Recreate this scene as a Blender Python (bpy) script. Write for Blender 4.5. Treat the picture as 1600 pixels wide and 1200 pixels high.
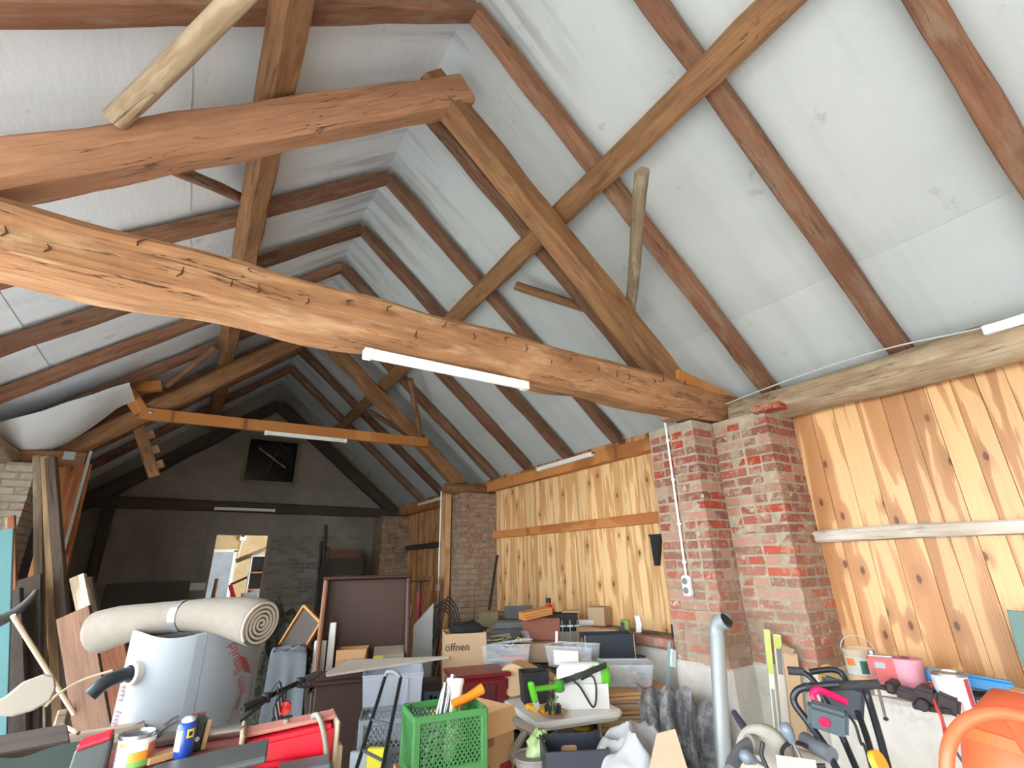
import bpy, bmesh, math, random
from mathutils import Vector, Matrix, noise
R = random.Random(7)
PI = math.pi
for o in list(bpy.data.objects): bpy.data.objects.remove(o)
sc = bpy.context.scene
COL = sc.collection

# ------------------------------------------------------------------ camera, sky, light, exposure
def rot_cam(pitch, yaw, roll):
    cy, sy, cp, sp = math.cos(yaw), math.sin(yaw), math.cos(pitch), math.sin(pitch)
    f = Vector((sy*cp, cy*cp, sp)); r = Vector((cy, -sy, 0)); d = f.cross(r)
    r2 = r*math.cos(roll) + d*math.sin(roll); d2 = d*math.cos(roll) - r*math.sin(roll)
    return Matrix((r2, -d2, -f)).transposed().to_4x4()
cd = bpy.data.cameras.new('camera'); cam = bpy.data.objects.new('camera', cd); COL.objects.link(cam)
cd.sensor_width = 36; cd.lens = 747.7/1600*36; cd.clip_start = .05
cam.matrix_world = Matrix.Translation((0, 0, 1.7)) @ rot_cam(math.radians(20.498), math.radians(32.687), math.radians(1.221))
sc.camera = cam
w = bpy.data.worlds.new('sky'); sc.world = w; w.use_nodes = True
w.node_tree.nodes['Background'].inputs[0].default_value = (.93, .97, 1, 1)
w.node_tree.nodes['Background'].inputs[1].default_value = 3.0
sd = bpy.data.lights.new('sun', 'SUN'); so = bpy.data.objects.new('sun', sd); COL.objects.link(so); sd.energy = 5.0; sd.angle = .05; sd.color = (1, .98, .95)
so.rotation_euler = Vector((.6, -.1, -.79)).to_track_quat('-Z', 'Y').to_euler()      # high sun on the open side, reaches only the floor by the opening
sc.view_settings.view_transform = 'Standard'; sc.view_settings.look = 'None'; sc.view_settings.gamma = 1
sc.view_settings.use_curve_mapping = False
sc.view_settings.exposure = 2.15
sc.cycles.max_bounces = 10; sc.cycles.diffuse_bounces = 8; sc.cycles.transparent_max_bounces = 12
sc.cycles.use_denoising = True; sc.cycles.sample_clamp_indirect = 8

# ------------------------------------------------------------------ materials
def S(r, g, b):
    f = lambda c: (c/255/12.92) if c <= 10 else ((c/255+.055)/1.055)**2.4
    return (f(r), f(g), f(b), 1)
class NT:
    def __init__(s, name):
        s.m = bpy.data.materials.new(name); s.m.use_nodes = True; s.t = s.m.node_tree
        s.b = s.t.nodes['Principled BSDF']
    def n(s, typ, ins=None, **props):
        nd = s.t.nodes.new('ShaderNode'+typ)
        for k, v in props.items(): setattr(nd, k, v)
        for k, v in (ins or {}).items(): s.set(nd.inputs[k], v)
        return nd
    def set(s, sock, v):
        if isinstance(v, bpy.types.NodeSocket): s.t.links.new(v, sock)
        else: sock.default_value = v
    def ramp(s, fac, stops, interp='LINEAR'):
        nd = s.n('ValToRGB', {0: fac}); cr = nd.color_ramp; cr.interpolation = interp
        while len(cr.elements) < len(stops): cr.elements.new(.5)
        for e, (p, c) in zip(cr.elements, stops):
            e.position = p; e.color = c if hasattr(c, '__len__') else (c, c, c, 1)
        return nd.outputs[0]
    def mix(s, fac, a, b, mode='MIX'):
        nd = s.n('MixRGB', {0: fac, 1: a, 2: b}, blend_type=mode); return nd.outputs[0]
    def math(s, op, a, b=0.0):
        return s.n('Math', {0: a, 1: b}, operation=op).outputs[0]
    def coords(s, scale=(1, 1, 1), rnd=True, world=False):
        tc = s.n('NewGeometry').outputs['Position'] if world else s.n('TexCoord').outputs['Object']
        if rnd and not world:
            oi = s.n('ObjectInfo').outputs['Random']
            cb = s.n('CombineXYZ', {0: s.math('MULTIPLY', oi, 41.3), 1: s.math('MULTIPLY', oi, 17.7), 2: s.math('MULTIPLY', oi, 67.1)})
            tc = s.n('VectorMath', {0: tc, 1: cb.outputs[0]}, operation='ADD').outputs[0]
        return s.n('Mapping', {0: tc, 3: scale}).outputs[0]
    def noise(s, vec, scale=1, detail=5, rough=.55, dist=0):
        return s.n('TexNoise', {'Vector': vec, 'Scale': scale, 'Detail': detail, 'Roughness': rough, 'Distortion': dist}).outputs[0]
    def bump(s, h, strength=.3, dist=.01):
        s.set(s.b.inputs['Normal'], s.n('Bump', {'Height': h, 'Strength': strength, 'Distance': dist}).outputs[0])
    def done(s, col, rough=.6, metal=0):
        s.set(s.b.inputs['Base Color'], col); s.set(s.b.inputs['Roughness'], rough); s.set(s.b.inputs['Metallic'], metal); return s.m
_rnd_hsv = lambda t, col, amt: t.n('HueSaturation', {'Color': col, 'Value': t.n('MapRange', {0: t.n('ObjectInfo').outputs['Random'], 3: 1-amt, 4: 1+amt}).outputs[0]}).outputs[0]

def wood(name, light, dark, rnd=.18, crack=.6, rough=.75, knot=.5, patch=None):
    t = NT(name); lo = t.coords((.7, 4, 4)); fi = t.coords((1.6, 22, 22)); cr = t.coords((.9, 13, 13))
    a = t.noise(lo, 1.5, 4, .6, .8); b = t.noise(fi, 2.2, 6, .65, .5)
    g = t.math('ADD', t.math('MULTIPLY', a, .6), t.math('MULTIPLY', b, .4))
    col = t.ramp(g, [(.3, dark), (.5, tuple((x+y)/2 for x, y in zip(light, dark))), (.68, light)])
    if patch:
        col = t.mix(t.ramp(t.noise(t.coords((1.3, 5, 5)), 2.1, 5, .6), [(.52, 0.0), (.66, .75)]), col, patch)
    c = t.ramp(t.noise(cr, 1.6, 3, .5, .4), [(.485, 0.0), (.5, 1.0), (.515, 0.0)])
    c = t.math('MULTIPLY', c, t.math('MULTIPLY', t.ramp(t.noise(t.coords((.8, 3, 3)), 2, 2), [(.45, 0.0), (.6, 1.0)]), crack))
    col = t.mix(c, col, tuple(x*.18 for x in dark[:3])+(1,))
    v = t.n('TexVoronoi', {'Vector': t.coords((2.2, 5, 5)), 'Scale': 1.0}); k = t.ramp(v.outputs['Distance'], [(.06, 1.0), (.15, 0.0)])
    col = t.mix(t.math('MULTIPLY', k, knot), col, tuple(x*.35 for x in dark[:3])+(1,))
    t.bump(t.math('SUBTRACT', b, c), .5, .012)
    return t.done(_rnd_hsv(t, col, rnd), rough)
def pine(name, light, heart, fine=.25, rnd=.12, rough=.5, knot=1.0):
    t = NT(name)
    tc = t.n('TexCoord').outputs['Object']; oi = t.n('ObjectInfo').outputs['Random']
    off = t.n('CombineXYZ', {0: t.math('MULTIPLY', oi, 91.7), 1: t.math('MULTIPLY', oi, 33.1), 2: 0.0}).outputs[0]
    p = t.n('VectorMath', {0: tc, 1: off}, operation='ADD').outputs[0]
    M = lambda s: t.n('Mapping', {0: p, 3: s}).outputs[0]
    vor = t.n('TexVoronoi', {'Vector': M((2.6, 5.4, 0)), 'Scale': 1.0, 'Randomness': .9}, voronoi_dimensions='2D')
    d = vor.outputs['Distance']; on = t.ramp(t.n('SeparateColor', {0: vor.outputs['Color']}).outputs[0], [(.64, 0.0), (.67, 1.0)])
    halo = t.math('MULTIPLY', t.ramp(d, [(.08, 1.0), (.34, 0.0)]), on)
    core = t.math('MULTIPLY', t.ramp(d, [(.055, 1.0), (.09, 0.0)]), on)
    band = t.noise(M((.55, 6.0, 1)), 1.15, 2, .5, 1.1)
    hw = t.ramp(t.math('ADD', band, t.math('MULTIPLY', halo, .12)), [(.48, 0.0), (.51, .75), (.6, 1.0)])
    g = t.noise(M((1.1, 55, 1)), 1.6, 4, .6, 1.2)
    w2 = t.n('TexWave', {'Vector': M((.35, 9, 1)), 'Scale': 2.4, 'Distortion': 7.0, 'Detail': 2.0, 'Detail Scale': .5}, bands_direction='Y').outputs[1]
    col = t.mix(hw, light, heart)
    dk = tuple(x*.55 for x in heart[:3])+(1,)
    col = t.mix(t.math('MULTIPLY', t.math('MULTIPLY', w2, fine), t.math('ADD', t.math('MULTIPLY', hw, .8), .2)), col, dk)
    col = t.mix(t.math('MULTIPLY', t.ramp(g, [(.5, 0.0), (.75, 1.0)]), .3), col, dk)
    col = t.mix(t.math('MULTIPLY', halo, .45*knot), col, tuple(x*.6 for x in heart[:3])+(1,))
    col = t.mix(t.math('MULTIPLY', core, .9*knot), col, S(92, 48, 30))
    t.bump(t.math('ADD', g, t.math('MULTIPLY', core, .5)), .2, .004)
    return t.done(_rnd_hsv(t, col, rnd), rough)
def plain(name, c, rough=.6, metal=0, var=.12, scale=3, bump=.1, stretch=(1, 1, 1), alpha=1, trans=0, dirt=0, rnd=0, dirtcol=(120, 108, 92), clean=0):
    t = NT(name); co = t.coords(stretch)
    n = t.noise(co, scale, 5, .6)
    col = t.mix(n, tuple(max(0, x*(1-var*1.4)) for x in c[:3])+(1,), tuple(min(1, x*(1+var*1.4)) for x in c[:3])+(1,))
    if dirt:
        col = t.mix(t.math('MULTIPLY', t.ramp(t.noise(co, scale*1.7, 7, .7), [(.45, 0.0), (.65, 1.0)]), dirt), col, S(*dirtcol))
    if rnd: col = _rnd_hsv(t, col, rnd)
    if bump: t.bump(t.noise(co, scale*9, 4, .6), bump, .004)
    if alpha < 1: t.b.inputs['Alpha'].default_value = alpha
    if trans: t.b.inputs['Transmission Weight'].default_value = trans
    return t.done(col, rough, metal)
_cache = {}
def P3(r, g, b, rough=.5, metal=0, **k):
    key = (r, g, b, rough, metal, tuple(sorted(k.items())))
    if key not in _cache: _cache[key] = plain('paint_%d_%d_%d' % (r, g, b), S(r, g, b), rough, metal, **k)
    return _cache[key]
def brick_mat(name, stops, smear, mort, wash=0, rnd=.15):
    t = NT(name); oi = t.n('ObjectInfo').outputs['Random']
    c = t.ramp(oi, stops, 'CONSTANT')
    co = t.coords((1, 1, 1), world=True)
    n1 = t.noise(co, 9, 6, .65); n2 = t.noise(co, 42, 5, .7)
    c = t.mix(t.math('MULTIPLY', n2, .45), c, tuple(x*.45 for x in stops[0][1][:3])+(1,))
    c = t.mix(t.ramp(t.math('ADD', t.math('MULTIPLY', n1, .7), t.math('MULTIPLY', n2, .3)), [(.53-smear*.2, 0.0), (.63-smear*.12, .9)]), c, mort)
    c = t.mix(t.ramp(t.noise(co, 15, 6, .7), [(.6, 0.0), (.67, .8)]), c, S(208, 200, 186))
    if wash:
        z = t.n('SeparateXYZ', {0: t.n('NewGeometry').outputs['Position']}).outputs[2]
        f = t.n('MapRange', {0: t.math('ADD', z, t.math('MULTIPLY', n1, .5)), 1: 2.2, 2: 1.2, 3: 0, 4: wash}).outputs[0]
        c = t.mix(f, c, S(190, 172, 152))
    t.bump(t.math('ADD', n2, n1), .7, .012)
    return t.done(c, .9)
def mortar_mat(name, a, b):
    t = NT(name); co = t.coords((1, 1, 1), world=True); n = t.noise(co, 14, 7, .7)
    t.bump(t.noise(co, 60, 4), .6, .01); return t.done(t.ramp(n, [(.3, a), (.7, b)]), .95)
def plaster(name, a, b, stain, sc1=1.6, amt=.6, crackamt=0):
    t = NT(name); co = t.coords((1, 1, 1), world=True)
    n = t.noise(co, sc1, 7, .62); n2 = t.noise(co, sc1*11, 5, .65)
    c = t.ramp(t.math('ADD', t.math('MULTIPLY', n, .75), t.math('MULTIPLY', n2, .25)), [(.36, a), (.64, b)])
    c = t.mix(t.math('MULTIPLY', t.ramp(t.noise(co, sc1*.9, 4, .6, .4), [(.52, 0.0), (.72, 1.0)]), amt), c, stain)
    if crackamt:
        v = t.n('TexVoronoi', {'Vector': t.n('VectorMath', {0: co, 1: t.n('TexNoise', {'Vector': co, 'Scale': 4.0}).outputs[1]}, operation='ADD').outputs[0], 'Scale': 1.1}, feature='DISTANCE_TO_EDGE').outputs['Distance']
        c = t.mix(t.math('MULTIPLY', t.ramp(v, [(.004, 1.0), (.012, 0.0)]), crackamt), c, S(70, 66, 62))
    t.bump(t.math('ADD', n2, n), .35, .02); return t.done(c, .92)
def membrane(name, a, b):
    t = NT(name); co = t.coords((1, 1, 1), world=True)
    st = t.n('Mapping', {0: co, 3: (2.2, .5, 2.2)}).outputs[0]
    n = t.noise(co, 1.1, 5, .6); c = t.mix(n, a, b)
    y = t.n('Mapping', {0: co, 3: (.25, 3.2, .25)}).outputs[0]
    c = t.mix(t.math('MULTIPLY', t.ramp(t.noise(y, 1.3, 3, .6), [(.5, 0.0), (.75, 1.0)]), .35), c, tuple(x*.72 for x in a[:3])+(1,))
    c = t.mix(t.math('MULTIPLY', t.ramp(t.noise(co, 3.3, 7, .72), [(.62, 0.0), (.74, 1.0)]), .55), c, S(120, 122, 108))
    xd = t.math('ABSOLUTE', t.math('SUBTRACT', t.n('SeparateXYZ', {0: co}).outputs[0], 1.1))
    near = t.ramp(xd, [(.35, 1.0), (.95, 0.0)]); sk = t.ramp(t.noise(t.n('Mapping', {0: co, 3: (.5, 6.5, .5)}).outputs[0], 1.0, 4, .6), [(.5, 0.0), (.62, 1.0)])
    c = t.mix(t.math('MULTIPLY', t.math('MULTIPLY', near, sk), .55), c, S(140, 142, 142)); c = _rnd_hsv(t, c, .05)
    t.bump(t.math('ADD', t.noise(st, 2.2, 4), t.math('MULTIPLY', t.noise(co, 35, 2), .05)), .22, .05)
    return t.done(c, .55)

M_TIE = wood('hewn_oak', S(192, 144, 102), S(116, 76, 50), .06, 1, .85, .4, S(190, 156, 120))
M_TIE.name = 'hewn_oak'
M_PRIN = wood('red_fir', S(188, 142, 110), S(136, 95, 70), .12, .9, .75, .7)
M_RAFT = wood('dark_rafter', S(146, 104, 80), S(92, 60, 44), .2, .9, .8, .6, S(134, 112, 92))
M_PURL = wood('purlin_wood', S(168, 126, 86), S(98, 64, 42), .1, .7, .8, .4)
M_GREY = wood('weathered_wood', S(176, 160, 136), S(104, 86, 66), .12, .9, .85, .3, S(196, 188, 170))
M_RAIL = wood('weathered_rail', S(216, 206, 192), S(150, 138, 122), .05, 1, .85, .2, S(206, 202, 194))
M_LOG = wood('grey_log', S(190, 168, 138), S(120, 97, 76), .08, 1, .85, .3, S(186, 172, 146))
M_ORANGE = pine('new_timber', S(208, 146, 84), S(192, 126, 66), .2, .05, .5, .6)
M_PLATE = pine('plate_timber', S(196, 132, 76), S(172, 106, 58), .3, .05, .55, .6)
M_PINE = pine('pine_boards', S(216, 172, 122), S(184, 130, 82), .34, .1, .45, 1)
M_PINEMID = pine('pine_boards_brightened', S(238, 202, 150), S(212, 162, 106), .32, .1, .45, 1)  # same pine as the near boards, colour lightened to offset weaker light mid-bay
M_PINEDARK = pine('darker_pine_boards', S(214, 164, 112), S(176, 120, 74), .35, .12, .5, 1)  # slightly darker pine tone for the far bay and the sheathing
M_DARKBOARD = wood('sooty_board', S(84, 74, 66), S(50, 44, 40), .2, .5, .9, .2)
M_SOOT = plaster('sooty_plaster', S(124, 118, 110), S(150, 143, 134), S(98, 93, 87), 1.1, .7)
M_DADO = plaster('grey_plaster', S(196, 193, 185), S(218, 215, 208), S(164, 160, 150), 1.5, .5, .12)
M_SOOTB = plaster('sooty_brick', S(112, 106, 98), S(138, 130, 122), S(90, 84, 78), 3, .5)
M_MORT = mortar_mat('lime_mortar', S(140, 130, 110), S(178, 168, 150))
M_MORTD = mortar_mat('brown_mortar', S(112, 98, 84), S(150, 136, 118))
M_BRICK = brick_mat('old_red_brick', [(0, S(168, 66, 44)), (.14, S(150, 84, 70)), (.3, S(160, 96, 82)), (.44, S(134, 88, 76)), (.58, S(186, 142, 126)), (.72, S(170, 132, 112)), (.84, S(190, 66, 40)), (.92, S(140, 100, 84))], .2, S(164, 150, 130), .4)
M_BRICKD = brick_mat('brown_brick', [(0, S(140, 98, 78)), (.25, S(150, 112, 90)), (.5, S(124, 90, 74)), (.75, S(160, 126, 104))], .5, S(156, 142, 122), .35)
M_BRICKW = brick_mat('limewashed_brick', [(0, S(190, 178, 160)), (.3, S(176, 160, 142)), (.6, S(200, 192, 178)), (.85, S(186, 120, 92))], .7, S(198, 192, 178), .3)
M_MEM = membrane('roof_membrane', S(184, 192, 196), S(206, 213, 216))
M_MEML = membrane('roof_membrane_lightened', S(214, 221, 228), S(232, 238, 243))  # same membrane, colour lightened to make up for weak light on the left slope
M_CONC = plaster('dusty_concrete', S(160, 160, 158), S(184, 184, 182), S(134, 132, 128), .8, .5)
M_YARD = plaster('grey_gravel', S(104, 104, 96), S(124, 124, 114), S(88, 90, 78), .6, .3)
M_TAN = plaster('tan_plaster', S(182, 158, 118), S(204, 182, 142), S(150, 128, 96), 1.3, .5)
M_WHITE = P3(236, 238, 238, .35, var=.03, bump=0)
M_BLACK = P3(26, 27, 30, .45)
M_STEEL = P3(170, 174, 176, .35, .9, var=.15)
M_GALV = P3(186, 196, 202, .45, .45, var=.12, scale=6)

# ------------------------------------------------------------------ mesh building
class B:
    def __init__(s): s.v, s.f = [], []
    def add(s, vs, fs, m=None):
        o = len(s.v); s.v += [tuple(m @ Vector(v)) if m else tuple(v) for v in vs]; s.f += [tuple(i+o for i in f) for f in fs]; return s
    def box(s, c, d, rot=(0, 0, 0), tx=1, ty=1):
        m = Matrix.Translation(c) @ Matrix.Rotation(rot[2], 4, 'Z') @ Matrix.Rotation(rot[1], 4, 'Y') @ Matrix.Rotation(rot[0], 4, 'X')
        x, y, z = d[0]/2, d[1]/2, d[2]/2
        vs = [(-x, -y, -z), (x, -y, -z), (x, y, -z), (-x, y, -z), (-x*tx, -y*ty, z), (x*tx, -y*ty, z), (x*tx, y*ty, z), (-x*tx, y*ty, z)]
        return s.add(vs, [(3, 2, 1, 0), (4, 5, 6, 7), (0, 1, 5, 4), (1, 2, 6, 5), (2, 3, 7, 6), (3, 0, 4, 7)], m)
    def bar(s, p0, p1, w, h, up=(0, 0, 1)):
        p0, p1 = Vector(p0), Vector(p1); x = (p1-p0).normalized(); u = Vector(up); y = u.cross(x)
        if y.length < 1e-4: y = Vector((1, 0, 0)).cross(x)
        y.normalize(); z = x.cross(y); L = (p1-p0).length
        m = Matrix((x, y, z)).transposed().to_4x4(); m.translation = (p0+p1)/2
        b = B().box((0, 0, 0), (L, w, h)); return s.add(b.v, b.f, m)
    def tube(s, pts, r, n=8, closed=False, caps=True):
        pts = [Vector(p) for p in pts]; N = len(pts); rs = r if hasattr(r, '__len__') else [r]*N
        prev = None; rings = []
        for i, p in enumerate(pts):
            a = pts[(i-1) % N] if (closed or i > 0) else p; b = pts[(i+1) % N] if (closed or i < N-1) else p
            d = (b-a).normalized()
            if prev is None:
                u = Vector((0, 0, 1)) if abs(d.z) < .9 else Vector((1, 0, 0)); prev = (u - d*u.dot(d)).normalized()
            else:
                q = prev - d*prev.dot(d); prev = q.normalized() if q.length > 1e-6 else d.orthogonal().normalized()
            bn = d.cross(prev)
            rings.append([p + (prev*math.cos(2*PI*k/n) + bn*math.sin(2*PI*k/n))*rs[i] for k in range(n)])
        vs = [v for rg in rings for v in rg]; fs = []
        for i in range(N if closed else N-1):
            j = (i+1) % N
            for k in range(n): fs.append((i*n+k, i*n+(k+1) % n, j*n+(k+1) % n, j*n+k))
        if caps and not closed:
            fs.append(tuple(range(n-1, -1, -1))); fs.append(tuple((N-1)*n+k for k in range(n)))
        return s.add(vs, fs)
    def lathe(s, prof, n=20, m=None, sx=1, sy=1):
        vs, fs = [], []; idx = []
        for r, z in prof:
            if r < 1e-6: idx.append([len(vs)]*n); vs.append((0, 0, z))
            else:
                idx.append([len(vs)+k for k in range(n)])
                vs += [(r*sx*math.cos(2*PI*k/n), r*sy*math.sin(2*PI*k/n), z) for k in range(n)]
        for a, b in zip(idx, idx[1:]):
            for k in range(n):
                q = [a[k], a[(k+1) % n], b[(k+1) % n], b[k]]; q = list(dict.fromkeys(q))
                if len(q) > 2: fs.append(tuple(q))
        if prof[0][0] > 1e-6: fs.append(tuple(reversed(idx[0])))
        if prof[-1][0] > 1e-6: fs.append(tuple(idx[-1]))
        return s.add(vs, fs, m)
    def prism(s, poly, d, m=None):
        n = len(poly); vs = [(x, y, 0) for x, y in poly]+[(x, y, d) for x, y in poly]
        fs = [tuple(range(n-1, -1, -1)), tuple(range(n, 2*n))]+[(i, (i+1) % n, n+(i+1) % n, n+i) for i in range(n)]
        return s.add(vs, fs, m)
    def grid(s, fn, nu, nv, th=0, wrap=False):
        P = [[Vector(fn(i/nu, j/nv)) for j in range(nv+1)] for i in range(nu+1)]
        vs = [p for r in P for p in r]; W = nv+1; fs = [(i*W+j, (i+1)*W+j, (i+1)*W+j+1, i*W+j+1) for i in range(nu) for j in range(nv)]
        if th:
            nrm = []
            for i in range(nu+1):
                for j in range(nv+1):
                    a = P[min(i+1, nu)][j]-P[max(i-1, 0)][j]; b = P[i][min(j+1, nv)]-P[i][max(j-1, 0)]
                    c = a.cross(b); nrm.append(c.normalized() if c.length > 1e-9 else Vector((0, 0, 1)))
            K = len(vs); vs = vs+[v-n*th for v, n in zip(vs, nrm)]
            fs = fs+[tuple(K+i for i in reversed(f)) for f in fs]
            ed = [i*W for i in range(nu+1)]+[nu*W+j for j in range(1, W)]+[i*W+nv for i in range(nu-1, -1, -1)]+[j for j in range(nv-1, 0, -1)]
            for a, b in zip(ed, ed[1:]+ed[:1]): fs.append((b, a, K+a, K+b))
        return s.add(vs, fs)
    def tray(s, w, d, h, t=.004, tp=1.0, z0=0, floor=None):
        fl = floor or t
        o = lambda k, z, i: [(-w/2*k+i, -d/2*k+i, z), (w/2*k-i, -d/2*k+i, z), (w/2*k-i, d/2*k-i, z), (-w/2*k+i, d/2*k-i, z)]
        vs = o(tp, z0, 0)+o(1, z0+h, 0)+o(1, z0+h, t)+o(tp, z0+fl, t)
        fs = [(3, 2, 1, 0), (12, 13, 14, 15)]
        for k in range(3):
            for i in range(4): fs.append((k*4+i, k*4+(i+1) % 4, k*4+4+(i+1) % 4, k*4+4+i))
        return s.add(vs, fs)
    def blob(s, c, r, seed=0, amp=.15, freq=2.5, n=20, m=20, fl=0):
        vs, fs = [], []
        for i in range(m+1):
            th = PI*i/m
            for k in range(n):
                ph = 2*PI*k/n; d = Vector((math.sin(th)*math.cos(ph), math.sin(th)*math.sin(ph), math.cos(th)))
                q = d*freq+Vector((seed*7.3, seed*3.1, 0))
                f = 1+amp*(noise.noise(q)+.6*(1-2*abs(noise.noise(q*2.1)))-.3)
                p = Vector((d.x*r[0], d.y*r[1], d.z*r[2]))*f
                if fl: p.z = max(p.z, -r[2]*fl)
                vs.append(tuple(p+Vector(c)))
        for i in range(m):
            for k in range(n):
                fs.append((i*n+k, (i+1)*n+k, (i+1)*n+(k+1) % n, i*n+(k+1) % n))
        return s.add(vs, fs)
    def build(s, name, mat, parent=None, bevel=0, smooth=False, seg=1):
        me = bpy.data.meshes.new(name); bm = bmesh.new()
        vv = [bm.verts.new(v) for v in s.v]
        for f in s.f:
            try: bm.faces.new([vv[i] for i in f])
            except ValueError: pass
        bmesh.ops.remove_doubles(bm, verts=bm.verts, dist=1e-6)
        bmesh.ops.recalc_face_normals(bm, faces=bm.faces)
        if bevel:
            es = [e for e in bm.edges if len(e.link_faces) == 2 and e.calc_face_angle(0) > .5]
            try: bmesh.ops.bevel(bm, geom=es, offset=bevel, segments=seg, affect='EDGES', clamp_overlap=True)
            except Exception: pass
        bm.to_mesh(me); bm.free()
        if smooth:
            for p in me.polygons: p.use_smooth = True
            try: me.set_sharp_from_angle(angle=math.radians(62))
            except Exception: pass
        me.materials.append(mat); o = bpy.data.objects.new(name, me); COL.objects.link(o)
        if parent: o.parent = parent
        return o
def tag(o, label=None, cat=None, group=None, kind=None):
    if label: o['label'] = label
    if cat: o['category'] = cat
    if group: o['group'] = group
    if kind: o['kind'] = kind
    return o
def struct(o, label, cat): return tag(o, label, cat, kind='structure')
def thing(name, label, cat, loc=(0, 0, 0), rz=0, group=None, rot=None):
    o = bpy.data.objects.new(name, None); COL.objects.link(o); o.empty_display_size = .1
    o.location = loc; o.rotation_euler = rot or (0, 0, rz); return tag(o, label, cat, group)
def put(o, loc, rz=0, rot=None):
    o.location = loc; o.rotation_euler = rot or (0, 0, rz); return o
def arc(c, r, a0, a1, n=12, u=(1, 0, 0), v=(0, 0, 1)):
    c, u, v = Vector(c), Vector(u), Vector(v)
    return [c+u*(r*math.cos(a0+(a1-a0)*i/n))+v*(r*math.sin(a0+(a1-a0)*i/n)) for i in range(n+1)]
def spline(pts, n=6):
    pts = [Vector(p) for p in pts]; out = []
    for i in range(len(pts)-1):
        p0, p1, p2, p3 = pts[max(i-1, 0)], pts[i], pts[i+1], pts[min(i+2, len(pts)-1)]
        for k in range(n):
            t = k/n; out.append(.5*((2*p1)+(p2-p0)*t+(2*p0-5*p1+4*p2-p3)*t*t+(3*p1-p0-3*p2+p3)*t**3))
    return out+[pts[-1]]
def text_geo(txt, size):
    cu = bpy.data.curves.new('lettering', 'FONT'); cu.body = txt; cu.size = size; cu.fill_mode = 'FRONT'; cu.align_x = 'LEFT'; cu.resolution_u = 3
    o = bpy.data.objects.new('lettering', cu); COL.objects.link(o); bpy.context.view_layer.update()
    me = bpy.data.meshes.new_from_object(o.evaluated_get(bpy.context.evaluated_depsgraph_get()))
    vs = [tuple(v.co) for v in me.vertices]; fs = [tuple(p.vertices) for p in me.polygons]
    bpy.data.objects.remove(o); bpy.data.meshes.remove(me); return vs, fs
def text_on(txt, size, mat, parent, loc, rot=(0, 0, 0), centre=True):      # flat print on a face, standing proud by a hair
    vs, fs = text_geo(txt, size)
    cx = (min(v[0] for v in vs)+max(v[0] for v in vs))/2 if centre else 0
    b = B().add([(x-cx, y, 0) for x, y, z in vs], fs); o = b.build('lettering', mat, parent); o.location = loc; o.rotation_euler = rot
    o['kind'] = 'stuff'; return o
def timber(name, p0, p1, w, h, mat, up=(0, 0, 1), parent=None, wob=.006, cham=.16, seed=0, rnd=False, bow=0, n=14, taper=1):
    p0, p1 = Vector(p0), Vector(p1); L = (p1-p0).length; x = (p1-p0).normalized(); u = Vector(up)
    y = u.cross(x).normalized(); z = x.cross(y)
    if rnd: sec = [(math.cos(2*PI*k/12)*w/2, math.sin(2*PI*k/12)*h/2) for k in range(12)]
    else:
        c = min(w, h)*cham; a, b = w/2, h/2
        sec = [(-a+c, -b), (a-c, -b), (a, -b+c), (a, b-c), (a-c, b), (-a+c, b), (-a, b-c), (-a, -b+c)]
    K = len(sec); vs = []
    for i in range(n+1):
        t = i/n; k0 = 1+(taper-1)*t
        for k, (sy, sz) in enumerate(sec):
            q = Vector((t*L*2.3+seed*13.7, sy*9+k*.15, sz*9+seed))
            d = noise.noise(q)*wob*2; d2 = noise.noise(q+Vector((5.2, 1.3, 8)))*wob*2
            dx = noise.noise(q*.9)*.02 if i in (0, n) else 0
            vs.append((t*L+dx*(1 if i else -1)*.5, sy*k0+d, sz*k0+d2+bow*4*t*(1-t)))
    fs = [(i*K+k, i*K+(k+1) % K, (i+1)*K+(k+1) % K, (i+1)*K+k) for i in range(n) for k in range(K)]
    fs += [tuple(range(K-1, -1, -1)), tuple(n*K+k for k in range(K))]
    o = B().add(vs, fs).build(name, mat, parent, smooth=rnd)
    m = Matrix((x, y, z)).transposed().to_4x4(); m.translation = p0
    if parent: o.matrix_local = m
    else: o.matrix_world = m
    return o
M_RAWTAN = wood('raw_tan_board', S(204, 172, 130), S(140, 110, 80), .06, .5, .8, .4)
M_GREYD = wood('dark_grey_board', S(110, 94, 80), S(66, 55, 46), .15, .8, .85, .3)
M_BROWN = wood('brown_board', S(126, 92, 70), S(84, 60, 46), .1, .6, .8, .3)
M_REDB = wood('reddish_board', S(164, 102, 72), S(112, 66, 46), .1, .5, .8, .3)
M_PANEL = pine('reddish_panel', S(198, 132, 84), S(168, 104, 64), .3, .05, .5, .8)

# ------------------------------------------------------------------ setting
XR, APEX, SL = 1.1, 5.58, .837
AN = math.atan(SL); CA, SA = math.cos(AN), math.sin(AN)
under = lambda x: APEX - SL*abs(x-XR)
o = B().box((1.5, 3.8, -.06), (8.5, 26.0, .12)).build('floor', M_CONC); struct(o, 'dusty grey concrete barn floor hidden under the clutter', 'floor')
o = B().box((-12, 4, -.1), (19, 40, .1)).build('ground', M_YARD); struct(o, 'pale gravel yard outside the open barn side', 'ground')
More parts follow.
